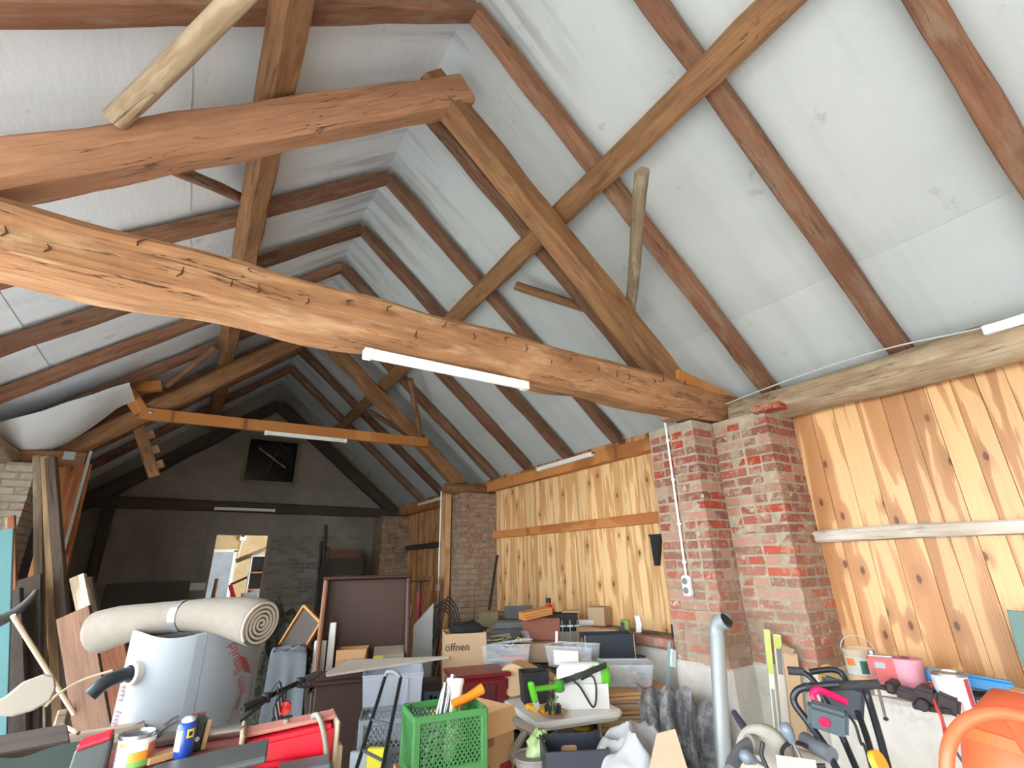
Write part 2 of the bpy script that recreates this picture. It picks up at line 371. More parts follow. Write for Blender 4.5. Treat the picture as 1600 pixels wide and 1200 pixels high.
# right wall: plastered dado with ledge, boarded above
poly = [(4.7, -6.2), (3.5, -6.2), (3.5, 1.95), (3.74, 2.0), (3.74, 3.0), (3.8, 3.05), (3.8, 11.6), (4.7, 11.6)]
wr = B().prism(list(reversed(poly)), .93).build('wall_right', M_DADO, bevel=.02); struct(wr, 'right wall of grey plastered dado and pine boards', 'wall')
B().box((4.3, 2.7, 2.0), (.1, 17.8, 2.2)).build('sheathing', M_PINEDARK, wr)
B().prism([(4.2, 3.05), (3.8, 3.05), (3.8, 7.0), (4.2, 7.0)], .09, Matrix.Translation((0, 0, .93))).build('ledge_course', M_MORTD, wr)
for k in range(15):
    y = 3.06+k*.262
    B().box((3.86, y+.12, .985), (.14, .235, .075), (0, 0, R.uniform(-.03, .03))).build('brick', M_BRICK, wr, bevel=.006)
def planks(y0, y1, z0, z1, wmin, wmax, mat, xf):
    y = y0
    while y < y1-.02:
        wd = min(R.uniform(wmin, wmax), y1-y)
        if y1-y-wd < .06: wd = y1-y
        L = z1-z0+R.uniform(0, .03)
        b = B().box((L/2, 0, 0), (L, wd-.0022, .024)); o = b.build('plank', mat, wr, bevel=.0018)
        o.matrix_local = Matrix.Translation((xf+.012+R.uniform(-.0025, .0025), y+wd/2, z0)) @ Matrix(((0, 0, -1, 0), (0, 1, 0, 0), (1, 0, 0, 0), (0, 0, 0, 1)))
        y += wd
planks(-3.4, 2.04, .93, 2.98, .115, .19, M_PINE, 4.14)
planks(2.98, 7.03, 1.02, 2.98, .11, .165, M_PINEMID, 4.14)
planks(7.5, 11.2, .93, 2.98, .11, .16, M_PINEDARK, 4.14)
def pier(name, xf, xb, y0, y1, z0, z1, mats, mort, base, label, sgn=1, wall_len=.25):
    # xf: x of the face towards the room; near face is at y0. sgn -1: pier on the left wall
    xc = (xf+xb)/2; ins = .0088
    lo, hi = min(xf, xb), max(xf, xb)
    p = B().box(((lo+hi)/2, (y0+y1)/2+ins/2, (z0+z1)/2), (hi-lo-ins*2, y1-y0-ins*2, z1-z0)).build(name, mort); struct(p, label, 'pillar')
    if base: B().box(((lo+hi)/2, (y0+y1)/2, z0/2+.01), (hi-lo+.02, y1-y0+.02, z0+.02)).build('plaster_base', M_DADO, p, bevel=.02)
    ch = .0765; n = int((z1-z0)/ch); dx = abs(xb-xf)
    shapes = []
    for q in range(8):
        vs = []; b = B().box((0, 0, 0), (1, 1, 1)); bm = bmesh.new(); vv = [bm.verts.new(v) for v in b.v]
        for f in b.f: bm.faces.new([vv[i] for i in f])
        es = [e for e in bm.edges]; bmesh.ops.bevel(bm, geom=es, offset=.045, segments=1, affect='EDGES')
        for v in bm.verts: v.co += Vector((R.uniform(-.02, .02), R.uniform(-.025, .025), R.uniform(-.05, .05)))
        me = bpy.data.meshes.new('brick'); bm.to_mesh(me); bm.free(); me.materials.append(mats[q % len(mats)]); shapes.append(me)
    def brick(x0, x1, ya, yb, z):
        me = R.choice(shapes); o = bpy.data.objects.new('brick', me); COL.objects.link(o); o.parent = p
        pr = R.uniform(-.001, .008)
        o.location = ((x0+x1)/2-sgn*pr, (ya+yb)/2-R.uniform(-.003, .006), z+ch/2+R.uniform(-.003, .003)); o.scale = (abs(x1-x0)-.016, abs(yb-ya)-.016, ch-R.uniform(.013, .021))
        o.rotation_euler = (R.uniform(-.01, .01), R.uniform(-.006, .006), R.uniform(-.006, .006))
    for c in range(n):
        z = z0+c*ch; y = y0; x = xf
        if c % 2 == 0:      # stretchers along the room face, corner brick shows its end on the near face
            while y < y1-.02:
                L = min(.25, y1-y); L = y1-y if y1-y-L < .05 else L
                if R.random() < .25 and L > .2: brick(xf, xf+sgn*.12, y, y+L/2, z); brick(xf, xf+sgn*.12, y+L/2, y+L, z)
                else: brick(xf, xf+sgn*.12, y, y+L, z)
                y += L
            d = .12
        else:
            y = y0+.12
            while y < y1-.02:
                L = min(R.choice((.125, .25)), y1-y); L = y1-y if y1-y-L < .05 else L
                brick(xf, xf+sgn*.12, y, y+L, z); y += L
            d = 0
        while d < dx-.03:
            L = min(.25 if c % 2 else R.choice((.125, .25)), dx-d); L = dx-d if dx-d-L < .05 else L
            brick(xf+sgn*d, xf+sgn*(d+L), y0, y0+.12, z); d += L
    return p
p1 = pier('column', 3.45, 3.9, 2.52, 3.02, .93, 2.83, [M_BRICK], M_MORT, True, 'red brick pier with white conduit, deepest of the stepped pair')
p2 = pier('column', 3.73, 4.2, 2.03, 2.53, .95, 2.83, [M_BRICK], M_MORT, True, 'red brick pier directly beside the near pine boards')
p3 = pier('column', 3.5, 4.2, 7.0, 7.55, .02, 2.78, [M_BRICKD], M_MORTD, False, 'brown brick pier behind the upright pine post')
p4 = pier('column', 3.5, 4.2, 10.95, 11.6, .02, 2.75, [M_BRICKD], M_MORTD, False, 'dark brick pier in the far corner')
p5 = pier('column', -1.55, -2.1, 7.0, 7.6, .02, 2.8, [M_BRICKW], M_MORT, False, 'limewashed brick pier on the open side', -1)
for a, b, c in (((3.420, 2.683, 2.886), (.14, .2, .05), 'brick'), ((3.720, 1.995, 2.823), (.14, .24, .05), 'brick')):
    B().box(a, b, (.05, .04, .1)).build('brick', M_BRICK, p1 if a[0] < 3.6 else p2, bevel=.008)
# gable wall with doorway and window opening
YG = 11.6
g = B()
T3 = Matrix(((1, 0, 0, 0), (0, 0, 1, YG), (0, 1, 0, 0), (0, 0, 0, 1)))
DX0, DX1, DZ = .37, 1.32, 2.35; WX0, WX1, WZ0, WZ1 = .63, 1.66, 3.42, 4.38
L_ = lambda x: under(x)+.16
for pl in ([(-2.2, 0), (DX0, 0), (DX0, DZ), (-2.2, DZ)], [(DX1, 0), (4.3, 0), (4.3, DZ), (DX1, DZ)], [(-2.2, DZ), (4.3, DZ), (4.3, 3.0), (-2.2, 3.0)],
           [(-2.3, 3.0), (4.5, 3.0), (4.1, WZ0), (-1.9, WZ0)], [(-1.9, WZ0), (WX0, WZ0), (WX0, WZ1), (-.75, WZ1)], [(WX1, WZ0), (4.1, WZ0), (2.95, WZ1), (WX1, WZ1)], [(-.75, WZ1), (2.95, WZ1), (1.1, 5.92)]):
    g.prism(pl, .26, T3)
wb = g.build('wall_back', M_SOOT); struct(wb, 'sooty dark gable wall at the far end', 'wall')
for c in range(18):
    z = 1.0+c*.077; off = (c % 2)*.12
    for q in range(9):
        x = 1.5+off+q*.24
        if R.random() > (.5 if x < 2.4 else .22) or x > 3.35: continue
        B().box((x, YG+.003, z), (.22, .014, .06)).build('brick', M_SOOTB, wb, bevel=.003)
win = thing('window_1', 'dark small gable window with a slanting cross bar', 'window', ((WX0+WX1)/2, YG, WZ0)); win['kind'] = 'structure'
ww, wh = WX1-WX0, WZ1-WZ0
for a, b in ((( -ww/2, 0), (-ww/2, wh)), ((ww/2, 0), (ww/2, wh)), ((-ww/2, 0), (ww/2, 0)), ((-ww/2, wh), (ww/2, wh))):
    B().bar((a[0], -.01, a[1]), (b[0], -.01, b[1]), .07, .09, (0, 1, 0)).build('frame_bar', P3(120, 112, 98, .8), win)
B().box((0, .12, wh/2), (ww, .012, wh)).build('pane', P3(16, 20, 18, .15), win)
for a, b, r in (((-.3, .75), (.3, .35), .03), ((-.05, .2), (.1, .75), .025), ((.1, .9), (.35, .7), .02)):
    B().bar((a[0], .04, a[1]), (b[0], .04, b[1]), .03, r*2, (0, 1, 0)).build('lath', M_GREY if r == .03 else M_DARKBOARD, win)
bm_ = timber('trim_1', (-1.95, 11.5, 2.9), (4.1, 11.5, 2.86), .2, .2, M_DARKBOARD, seed=3); struct(bm_, 'sooty tie beam across the far gable wall', 'beam')
for s, nm in ((-1, 'trim_2'), (1, 'trim_3')):
    o = timber(nm, (XR, 11.48, 5.15), (XR+s*2.95, 11.48, 5.15-2.95*.8), .2, .24, M_DARKBOARD, seed=5+s, wob=.012); struct(o, 'sooty gable rafter %s' % ('falling to the far brick pier' if s > 0 else 'falling to the dark wall side'), 'beam')
o = timber('trim_4', (-1.4, 11.45, 0), (-1.4, 11.45, 2.85), .16, .2, M_DARKBOARD, seed=9, up=(0, 1, 0)); struct(o, 'dark upright post before the sooty gable wall', 'post')
# left wall beyond the open bay, front wall behind the camera
wl = B().box((-2.15, 9.3, 1.72), (.1, 4.8, 3.44)).build('wall_left', M_SOOT); struct(wl, 'dark boarded left wall of the far bay', 'wall')
for k in range(13):
    z = .1+k*.22; o = B().box((-2.07, 9.6, z+.1), (.05, 4.0, .21)).build('board', M_DARKBOARD, wl, bevel=.004)
dp = B().box((-.55, 11.46, 1.35), (1.25, .04, 1.5)).build('dark_board', P3(84, 80, 76, .85)); tag(dp, 'large dark sheet panel standing against the sooty gable wall', 'panel')
dp.location.z -= .6
wm = B().box((-2.15, 6.25, 1.5), (.1, 1.5, 3.0)).build('wall_left', M_DARKBOARD); struct(wm, 'unseen dark boarded wall added to narrow the daylight opening', 'wall')  # out-of-view wall stretch, added to keep side daylight off the left and far parts
for k in range(5):
    B().box((-2.08, 5.65+k*.3, 1.42), (.03, .29, 2.84)).build('board', M_GREYD, wm, bevel=.004)
wf = B().box((1.1, -6.3, 2.9), (6.6, .2, 5.8)).build('wall_front', M_TAN); struct(wf, 'plain plaster wall behind the photographer', 'wall')
# ------------------------------------------------------------------ roof: membrane sheets between the rafters
ceil = bpy.data.objects.new('ceiling', None); COL.objects.link(ceil); struct(ceil, 'white roofing membrane stretched over the rafters', 'ceiling')
RY = [.2, 1.16, 2.15, 3.12, 4.11, 5.1, 6.06, 7.08, 8.2, 9.25, 10.35]
def sheet(side, x0, x1, y0, y1, lift, mat, ny, name='membrane_sheet'):
    def fn(u, v):
        dx = x0+(x1-x0)*u; y = y0+(y1-y0)*v
        ry = min(abs(y-r) for r in RY); sag = .022*min(1, ry/.45)**1.5
        d = .118+lift-sag*.6+noise.noise(Vector((dx*1.2, y*1.1, side*4)))*.016+noise.noise(Vector((dx*.5, y*6, 3+side)))*.004
        z = APEX-SL*dx; return (XR+side*(dx+SA*d), y, z+CA*d)
    b = B().grid(fn, max(3, int((x1-x0)*7)), ny, .003); o = b.build(name, mat, ceil, smooth=True); return o
for side, cuts in ((1, ((-.105, .42), (.36, 1.5), (1.44, 2.5), (2.44, 3.3))), (-1, ((-.105, .6), (.52, 1.55), (1.5, 2.6), (2.5, 3.15)))):
    for i, (a, b) in enumerate(cuts):
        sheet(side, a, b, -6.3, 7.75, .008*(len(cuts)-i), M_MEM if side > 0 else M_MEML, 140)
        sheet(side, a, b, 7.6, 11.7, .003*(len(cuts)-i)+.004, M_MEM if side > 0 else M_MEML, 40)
for side in (1, -1):      # the tiled roof outside keeps the daylight out
    B().grid(lambda u, v: (XR+side*(u*3.5), -6.4+18.2*v, APEX+.34-SL*u*3.5), 2, 2, .05).build('roof_tiles', M_DARKBOARD, ceil)
B().grid(lambda u, v: (-1.92+u*1.0, 6.55+v*.75+.5*u*(1-v)*0, 3.03+u*.66-.30*math.sin(PI*v*.5)*math.sin(PI*min(1, u*1.1+.05))*(1-.25*u)+.02*noise.noise(Vector((u*4, v*4, 0)))), 18, 14, .003).build('loose_flap', M_MEML, ceil, smooth=True)

# ------------------------------------------------------------------ roof timbers, each one a thing
def raf(side, y, i):
    n = Vector((side*SA, 0, CA)); d = Vector((side*CA, 0, -SA)); a = Vector((XR-side*.03, y, APEX))+n*.056; L = 3.97 if side > 0 else 3.98
    o = timber('rafter', a, a+d*L, .13, .11, M_RAFT, up=n, seed=i*2+side, wob=.006, cham=.08, n=24)
    return o
CN = ['first', 'second', 'third', 'fourth', 'fifth', 'sixth', 'seventh', 'eighth', 'ninth', 'tenth', 'eleventh']
for i, y in enumerate(RY):
    tag(raf(1, y, i), 'brown %s on the right roof slope, %s counted from nearest to farthest' % ('rafter', CN[i]), 'rafter', 'rafters under the membrane')
    if i > 1: tag(raf(-1, y, i), 'brown rafter on the left roof slope, %s counted from nearest to farthest' % CN[i-2], 'rafter', 'rafters under the membrane')
nR, nL = Vector((SA, 0, CA)), Vector((-SA, 0, CA))
for side, x, lab in ((1, 2.27, 'long purlin crossing under the right slope rafters'), (-1, -.1, 'long purlin crossing under the left slope rafters')):
    c = Vector((x, 0, under(x)))-(nR if side > 0 else nL)*.075
    o = timber('purlin', (c.x, -3.0, c.z+.05), (c.x+.03*side, 11.4, c.z-.05), .19, .15, M_PURL, up=(nR if side > 0 else nL), seed=side+20, wob=.009, n=60, bow=-.02); tag(o, lab, 'purlin')
PT, PS = 5.43, .872
def truss(y, mats, w, h, labs, lenL=3.2, lenR=3.05, foot=0):
    a = math.atan(PS); ca, sa = math.cos(a), math.sin(a)
    for side, L, m, lab in ((1, lenR, mats[1], labs[1]), (-1, lenL, mats[0], labs[0])):
        n = Vector((side*sa, 0, ca)); d = Vector((side*ca, 0, -sa)); c = Vector((XR-side*.06, y+side*.004, PT))-n*h/2
        o = timber('principal_rafter', c, c+d*(L/ca), w, h, m, up=n, seed=y+side, wob=.011, cham=.14, n=30); tag(o, lab, 'rafter')
truss(2.62, (M_PRIN, M_PURL), .2, .25, ('thick reddish principal rafter on the left slope above the hewn tie beam', 'thick principal rafter on the right slope landing on the hewn tie beam'), 3.1, 2.72)
truss(7.45, (M_PURL, M_PURL), .19, .22, ('principal rafter on the left slope meeting the bright orange collar', 'principal rafter on the right slope meeting the bright orange collar'), 3.0, 2.72)
o = timber('tie_beam', (-2.2, 2.585, 3.02), (4.12, 2.585, 3.0), .26, .31, M_TIE, seed=31, wob=.013, cham=.2, n=110, bow=.02); tag(o, 'massive hewn tie beam spanning the near bay at eaves height', 'beam')
rb = random.Random(5)
M_NICK = P3(84, 54, 36, .9)
for k in range(26):
    u_ = .5+k*.2+rb.uniform(-.05, .05); zz_ = rb.uniform(-.06, .1)
    B().tube([(u_, -.136, zz_), (u_+rb.uniform(-.01, .02), -.139, zz_+.02), (u_+rb.uniform(-.005, .03), -.136, zz_+rb.uniform(.035, .06))], [.003, .005, .002], 5).build('adze_nick', M_NICK, o)
o = timber('bearing_block', (3.33, 2.6, 3.2), (4.12, 2.6, 3.08), .24, .13, M_ORANGE, seed=4, cham=.06, wob=.003); tag(o, 'short reddish timber block lying on the tie beam end above the brick pier', 'block')
for nm, p0, p1, wd, ht, m, lab in (
    ('wall_plate', (4.02, 2.45, 2.92), (4.0, -6.0, 2.86), .29, .27, M_LOG, 'round grey log wall plate above the near boards'),
    ('wall_plate', (4.1, 2.95, 2.89), (4.1, 7.15, 2.9), .16, .15, M_PLATE, 'orange brown squared wall plate above the middle boards'),
    ('wall_plate', (4.08, 7.4, 2.86), (4.08, 11.5, 2.86), .18, .16, M_PLATE, 'dim squared wall plate above the far bay boards')):
    o = timber(nm, p0, p1, wd, ht, m, seed=wd*50, wob=.012 if m is M_LOG else .003, cham=.3 if m is M_LOG else .05, n=60, rnd=m is M_LOG); tag(o, lab, 'beam')
o = timber('tie_stub', (3.28, 7.2, 2.86), (4.05, 7.2, 2.86), .2, .17, M_PURL, seed=8, rnd=True, wob=.01); tag(o, 'sawn off old tie beam end on top of the brown pier', 'beam')
o = timber('wall_plate', (-1.85, -6.2, 2.9), (-1.85, 7.4, 2.88), .22, .22, M_LOG, seed=51, rnd=True, wob=.012, n=40); tag(o, 'dark log wall plate over the open barn side', 'beam')
o = timber('tie_stub', (-1.95, 7.25, 2.9), (-1.2, 7.25, 2.9), .2, .16, M_PURL, seed=12, wob=.004); tag(o, 'sawn off tie beam end with a grey metal square by the limewashed pier', 'beam')
B().box((.6, -.101, .03), (.1, .004, .09)).build('metal_square', P3(176, 186, 190, .4), o)
o = timber('rail', (4.1, 2.08, 1.845), (4.1, -1.2, 1.84), .075, .09, M_RAIL, seed=61, wob=.007, n=40); tag(o, 'weathered grey rail nailed across the near boards', 'rail')
o = timber('rail', (4.11, 3.0, 2.12), (4.1, 7.05, 2.13), .07, .11, M_PLATE, seed=62, wob=.002, cham=.05); tag(o, 'smooth orange brown rail across the middle boards', 'rail')
o = timber('rail', (4.11, 7.6, 2.07), (4.11, 10.95, 2.06), .08, .11, M_DARKBOARD, seed=63, wob=.004); tag(o, 'blackened rail across the far bay boards', 'rail')
o = timber('upright_post', (3.43, 7.42, .2), (3.43, 7.42, 2.8), .17, .09, M_PINE, up=(1, 0, 0), seed=2, wob=.001, cham=.04); tag(o, 'fresh pine post in front of the brown brick pier', 'post')
# collar of the second truss, nailed boards with steel bolts
o = timber('collar_beam', (-0.836, 7.320, 3.547), (3.004, 7.320, 3.597), .07, .15, M_ORANGE, seed=71, wob=.001, cham=.03); tag(o, 'bright orange new collar beam across the second truss', 'beam')
for x in (.1, 3.6): B().lathe([(.022, 0), (.022, .01), (0, .014)], 10, Matrix.Translation((x, -.035, .02)) @ Matrix.Rotation(PI/2, 4, 'X')).build('bolt_head', M_STEEL, o)
o = timber('hanger_post', (-0.893, 7.500, 3.510), (-0.560, 7.500, 2.804), .12, .09, M_PURL, up=(0, 1, 0), seed=6); tag(o, 'short wooden hanger post below the left end of the orange collar', 'post')
for z in (.25, .45, .65): B().box((z, -.09, 0), (.1, .09, .05)).build('spacer_block', M_PURL, o)
o = timber('packing_block', (-1.022, 7.350, 3.813), (-0.828, 7.350, 3.564), .16, .12, M_ORANGE, up=(0, 1, 0), cham=.08, wob=.002); tag(o, 'orange packing block wedged above the collar end', 'block')
o = timber('packing_block', (-0.964, 7.400, 3.891), (-0.709, 7.400, 3.963), .12, .13, M_ORANGE, cham=.06, wob=.002); tag(o, 'bright sawn timber end sticking out beside the packing block', 'block')
# braces between principals and purlins
for p0, p1, wd, m, lab in (
    ((2.076, 1.598, 4.095), (3.135, 2.795, 3.835), .1, M_GREY, 'short near brace from right purlin down to the principal rafter'),
    ((2.374, 3.585, 4.400), (3.108, 3.044, 3.993), .09, M_PURL, 'thin far brace from right purlin to the principal rafter'),
    ((-0.194, 1.750, 4.167), (-0.683, 2.500, 3.785), .11, M_LOG, 'rounded near brace on the left slope meeting the principal rafter'),
    ((-0.127, 3.900, 4.609), (-0.620, 2.750, 3.830), .085, M_RAFT, 'thin brace under the thick left principal rafter')):
    o = timber('brace', p0, p1, wd, wd, m, seed=wd*900, rnd=True, wob=.0035); tag(o, lab, 'brace')
for p0, p1, lab in (((-0.177, 6.500, 4.285), (-0.644, 7.400, 3.984), 'small brace on the left slope before the orange collar'),
                    ((2.345, 6.500, 4.336), (2.922, 7.400, 3.627), 'small upright brace right of the orange collar'),
                    ((2.250, 8.200, 4.270), (2.776, 7.500, 3.720), 'small dark brace behind the orange collar')):
    o = timber('brace', p0, p1, .085, .085, M_RAFT, seed=len(lab), rnd=True, wob=.003); tag(o, lab, 'brace')

# ------------------------------------------------------------------ lamps, conduits, sockets
def lamp(loc, L, rz, rot, lab):
    t = thing('tube_lamp', lab, 'lamp', loc, group='batten lamps on the beams', rot=(rot[0], rot[1], rz))
    B().box((0, 0, .012), (L, .055, .024)).build('housing', M_WHITE, t, bevel=.004)
    B().tube([(-L/2+.04, 0, -.008), (L/2-.04, 0, -.008)], .024, 12).build('diffuser', P3(232, 238, 242, .25, var=.02, bump=0), t, smooth=True)
    for s in (-1, 1): B().box((s*(L/2-.025), 0, -.004), (.05, .062, .058)).build('end_cap', M_WHITE, t, bevel=.006)
    return t
lamp((1.17, 2.49, 2.815), 1.1, 0, (0, .0, 0), 'white tube lamp fixed below the hewn tie beam')
lamp((1.13, 7.28, 3.47), 1.12, 0, (0, -.005, 0), 'white tube lamp fixed below the orange collar beam')
lamp((.78, 11.36, 2.83), 1.1, 0, (0, 0, 0), 'white tube lamp on the sooty gable tie beam')
lamp((4.0, 5.0, 2.95), 1.18, PI/2, (0, 0, 0), 'white tube lamp on the middle bay wall plate')
lamp((4.0, 9.5, 2.93), 1.15, PI/2, (0, 0, 0), 'white tube lamp on the far bay wall plate')
lamp((3.86, .12, 2.97), 1.1, PI/2, (0, 0, 0), 'white tube lamp on the grey log wall plate')
t = thing('wall_conduit', 'thin white conduit down the red brick pier to a double socket', 'conduit', (3.432, 0, 0))
B().tube([(0, 2.79, 2.86), (0, 2.79, 1.56)], .009, 8).build('pipe', M_WHITE, t)
for z in (2.7, 2.35, 1.98, 1.68): B().box((.004, 2.79, z), (.02, .035, .02)).build('clip', M_WHITE, t, bevel=.003)
s = B().box((-.008, 2.785, 1.5), (.045, .075, .15)).build('double_socket', M_WHITE, t, bevel=.008, seg=2)
for z in (1.535, 1.465): B().lathe([(.026, 0), (.026, .004), (.02, .004), (.018, .001), (0, .001)], 16, Matrix.Translation((-.031, 2.785, z)) @ Matrix.Rotation(-PI/2, 4, 'Y')).build('socket_ring', P3(120, 122, 126, .5), s)
t = thing('wall_conduit', 'white conduit with a small switch beside the pine post', 'conduit', (3.37, 7.42, 0))
B().tube([(0, .1, 2.85), (0, .1, 1.0)], .012, 8).build('pipe', M_WHITE, t)
B().box((-.01, .1, 1.36), (.04, .08, .09)).build('switch_box', M_WHITE, t, bevel=.006)
t = thing('wall_conduit', 'thin grey conduit down the sooty gable wall to a double socket', 'conduit', (.2, 11.565, 0))
B().tube([(.0, 0, 2.75), (-.02, 0, 1.47)], .012, 6).build('pipe', P3(130, 130, 128, .5), t)
B().tube([(.05, 0, 2.75), (.03, 0, 1.47)], .008, 6).build('pipe', P3(130, 130, 128, .5), t)
B().box((.0, -.01, 1.4), (.26, .05, .14)).build('double_socket', P3(205, 205, 202, .5), t, bevel=.012)
o = B().tube(spline([(3.9, 2.5, 3.02), (3.93, 1.9, 3.07), (3.9, 1.2, 3.065), (3.9, .6, 3.0), (3.9, 0, 3.02)]), .006, 6).build('cable', P3(190, 192, 190, .5)); tag(o, 'grey cable running along the top of the log wall plate', 'cable')

# ------------------------------------------------------------------ the room seen through the doorway
rf = B().box((1.7, 14.2, -.02), (6.6, 4.7, .04)).build('floor', M_CONC); struct(rf, 'floor of the room beyond the doorway', 'floor')
w1 = B(); ox0, ox1 = .3, 1.06
for a, b, z0, z1 in ((-1.6, ox0, 0, 3.1), (ox1, 5.2, 0, 3.1), (ox0, ox1, 2.16, 3.1)): w1.box(((a+b)/2, 16.6, (z0+z1)/2), (b-a, .2, z1-z0))
o = w1.build('wall_rear_room', M_TAN); struct(o, 'tan rear wall of the room beyond the doorway', 'wall')
for a in (ox0, ox1): B().box((a, 16.47, 1.1), (.07, .06, 2.2)).build('frame', M_WHITE, o)
B().box(((ox0+ox1)/2, 16.47, 2.19), (.83, .06, .07)).build('frame', M_WHITE, o)
o = B().box((-1.7, 14.2, 1.55), (.2, 5.0, 3.1)).build('wall_side_room', M_TAN); struct(o, 'tan side wall of the room beyond the doorway', 'wall')
o = B().box((1.7, 14.2, 3.15), (7, 5.0, .1)).build('ceiling_rear_room', M_TAN); struct(o, 'plain ceiling of the room beyond the doorway', 'ceiling')
o = B().box((2, 22, -.05), (12, 10.6, .08)).build('lawn', P3(56, 84, 40, .9, var=.3)); tag(o, 'strip of green lawn outside the rear doorway', 'lawn', kind='structure')
o = B().box((.8, 24, 1.2), (9, .3, 2.4)).build('garden_wall', P3(60, 62, 66, .9, var=.3)); struct(o, 'grey garden wall beyond the rear doorway', 'wall')
t = thing('electric_box', 'small white electric box on the tan rear wall', 'box', (1.18, 16.46, 2.46))
B().box((0, 0, .1), (.16, .08, .2)).build('case', M_WHITE, t, bevel=.01); B().box((0, -.045, .13), (.09, .012, .05)).build('window', M_BLACK, t); B().tube([(0, 0, 0), (-.05, .02, -.7)], .012, 6).build('pipe', M_WHITE, t)
o = timber('leaning_beam', (1.0, 14.8, 1.88), (1.95, 14.8, 2.33), .1, .1, M_GREY, seed=3); tag(o, 'pale beam slanting above the cabinet beyond the doorway', 'beam')
def shelfunit(x, y, z0, w, h, lab, c, n):
    t = thing('open_cabinet', lab, 'cabinet', (x, y, z0)); m = P3(*c, .5)
    for s in (-1, 1): B().box((s*w/2, 0, h/2), (.03, .35, h)).build('side_panel', m, t)
    B().box((0, .17, h/2), (w, .02, h)).build('back_panel', M_BLACK, t)
    for k in range(n+1): B().box((0, 0, h*k/n), (w, .35, .03)).build('shelf', P3(176, 120, 76, .5) if 0 < k < n else m, t)
    return t
shelfunit(1.68, 14.7, 0, .7, 2.0, 'white open cabinet on the right beyond the doorway', (224, 226, 228), 5)
t = thing('bench', 'low wooden bench with red tools beyond the doorway', 'table', (1.0, 13.0, 0)); B().box((.1, 0, .93), (1.3, .6, .05)).build('table_top', M_GREY, t)
for sx in (-.5, .7):
    for sy in (-.25, .25): B().box((sx, sy, .455), (.06, .06, .91)).build('leg', M_GREY, t)
def boxthing(name, lab, cat, loc, d, rz, mat, bev=.006, group=None):
    o = B().box((0, 0, d[2]/2), d).build(name, mat, bevel=bev); put(o, loc, rz); return tag(o, lab, cat, group)
RED = P3(196, 34, 34, .4); DRED = P3(140, 30, 34, .45)
t = thing('red_tool', 'red angled power tool standing on the bench beyond the doorway', 'tool', (.93, 13.0, .957))
B().bar((-.08, 0, .42), (.04, 0, .1), .09, .1, (0, 1, 0)).build('body', RED, t, bevel=.01); B().box((.08, 0, .07), (.26, .16, .14)).build('motor', RED, t, bevel=.02); B().bar((-.08, 0, .42), (.22, 0, .56), .05, .05, (0, 1, 0)).build('arm', P3(80, 50, 44), t)
o = boxthing('tool_case', 'grey tool case on the bench beyond the doorway', 'case', (1.25, 12.95, .957), (.3, .25, .24), .1, P3(176, 188, 196, .5))
o = boxthing('blue_crate', 'small blue crate on the bench beyond the doorway', 'crate', (1.52, 12.85, .957), (.22, .2, .12), .1, P3(34, 110, 196, .5))
o = B().blob((0, 0, .12), (.22, .16, .15), 3, .3, 3, 16, 12, .8).build('cloth_heap', P3(200, 208, 216, .8), smooth=True); put(o, (1.45, 13.12, .975)); tag(o, 'pale crumpled cloth heap behind the blue crate', 'cloth')
o = B().blob((0, 0, .1), (.2, .12, .12), 5, .3, 3, 16, 12, .8).build('yellow_bag', P3(214, 164, 40, .7), smooth=True); put(o, (1.62, 13.2, .97)); tag(o, 'yellow bag lying in the heap beyond the doorway', 'bag')
o = B().tube([(0, 0, 0), (.02, 0, .55)], .04, 8).build('wooden_stake', P3(130, 92, 56, .8)); put(o, (.55, 13.0, .957)); tag(o, 'wooden stake standing on the bench beyond the doorway', 'stake')
o = B().lathe([(.13, 0), (.2, .02), (.1, .14), (0, .16)], 16).build('red_helmet', RED, smooth=True); put(o, (.88, 12.78, .957)); tag(o, 'red dome shaped cover on the front of the bench', 'cover')

# ------------------------------------------------------------------ left side: leaning boards, sticks, panel
def board(p0, p1, wd, th, mat, lab, up=(.35, 1, 0), cat='board', name='leaning_board', grp='boards leaning at the dark side'):
    p0, p1 = Vector(p0), Vector(p1)
    if p1.z > .02 and p0.z > p1.z: p1 = p1+(p1-p0)*((p1.z-.02)/(p0.z-p1.z))
    o = timber(name, p1, p0, wd, th, mat, up=up, wob=.003, cham=.06, seed=len(lab)+p0[0], n=18); return tag(o, lab, cat, grp)
board((-1.535, 6.830, 2.851), (-0.870, 6.542, 0.452), .07, .05, M_GREY, 'outermost pale grey board leaning beside the limewashed pier')
board((-1.452, 6.746, 2.836), (-0.724, 6.359, 0.435), .075, .05, M_RAWTAN, 'tan board leaning second beside the limewashed pier')
board((-1.389, 6.657, 2.805), (-0.611, 6.170, 0.434), .085, .06, M_GREYD, 'dark grey board leaning third beside the limewashed pier')
board((-1.283, 7.186, 2.826), (-1.133, 6.806, 0.653), .32, .03, M_PANEL, 'wide reddish pine panel tilted behind the tall grey boards')
o = timber('metal_strip', (-1.169, 7.104, 2.990), (-1.123, 6.909, 1.883), .03, .02, P3(190, 194, 196, .35, .6), wob=0); tag(o, 'long pale metal strip along the tilted pine panel', 'strip')
board((-0.764, 5.548, 1.670), (-0.345, 5.389, 0.647), .1, .05, M_GREY, 'short pale ended batten leaning before the dark wall')
board((-0.722, 5.654, 1.643), (-0.287, 5.593, 0.596), .09, .05, M_GREYD, 'short dark batten leaning beside the pale ended batten')
board((-0.648, 4.958, 1.426), (-0.357, 4.787, 0.699), .2, .04, M_BROWN, 'broad brown scuffed board leaning below the battens')
board((-0.414, 5.083, 1.235), (-0.203, 4.996, 0.706), .16, .04, M_REDB, 'reddish board end peeping out behind the white tank')
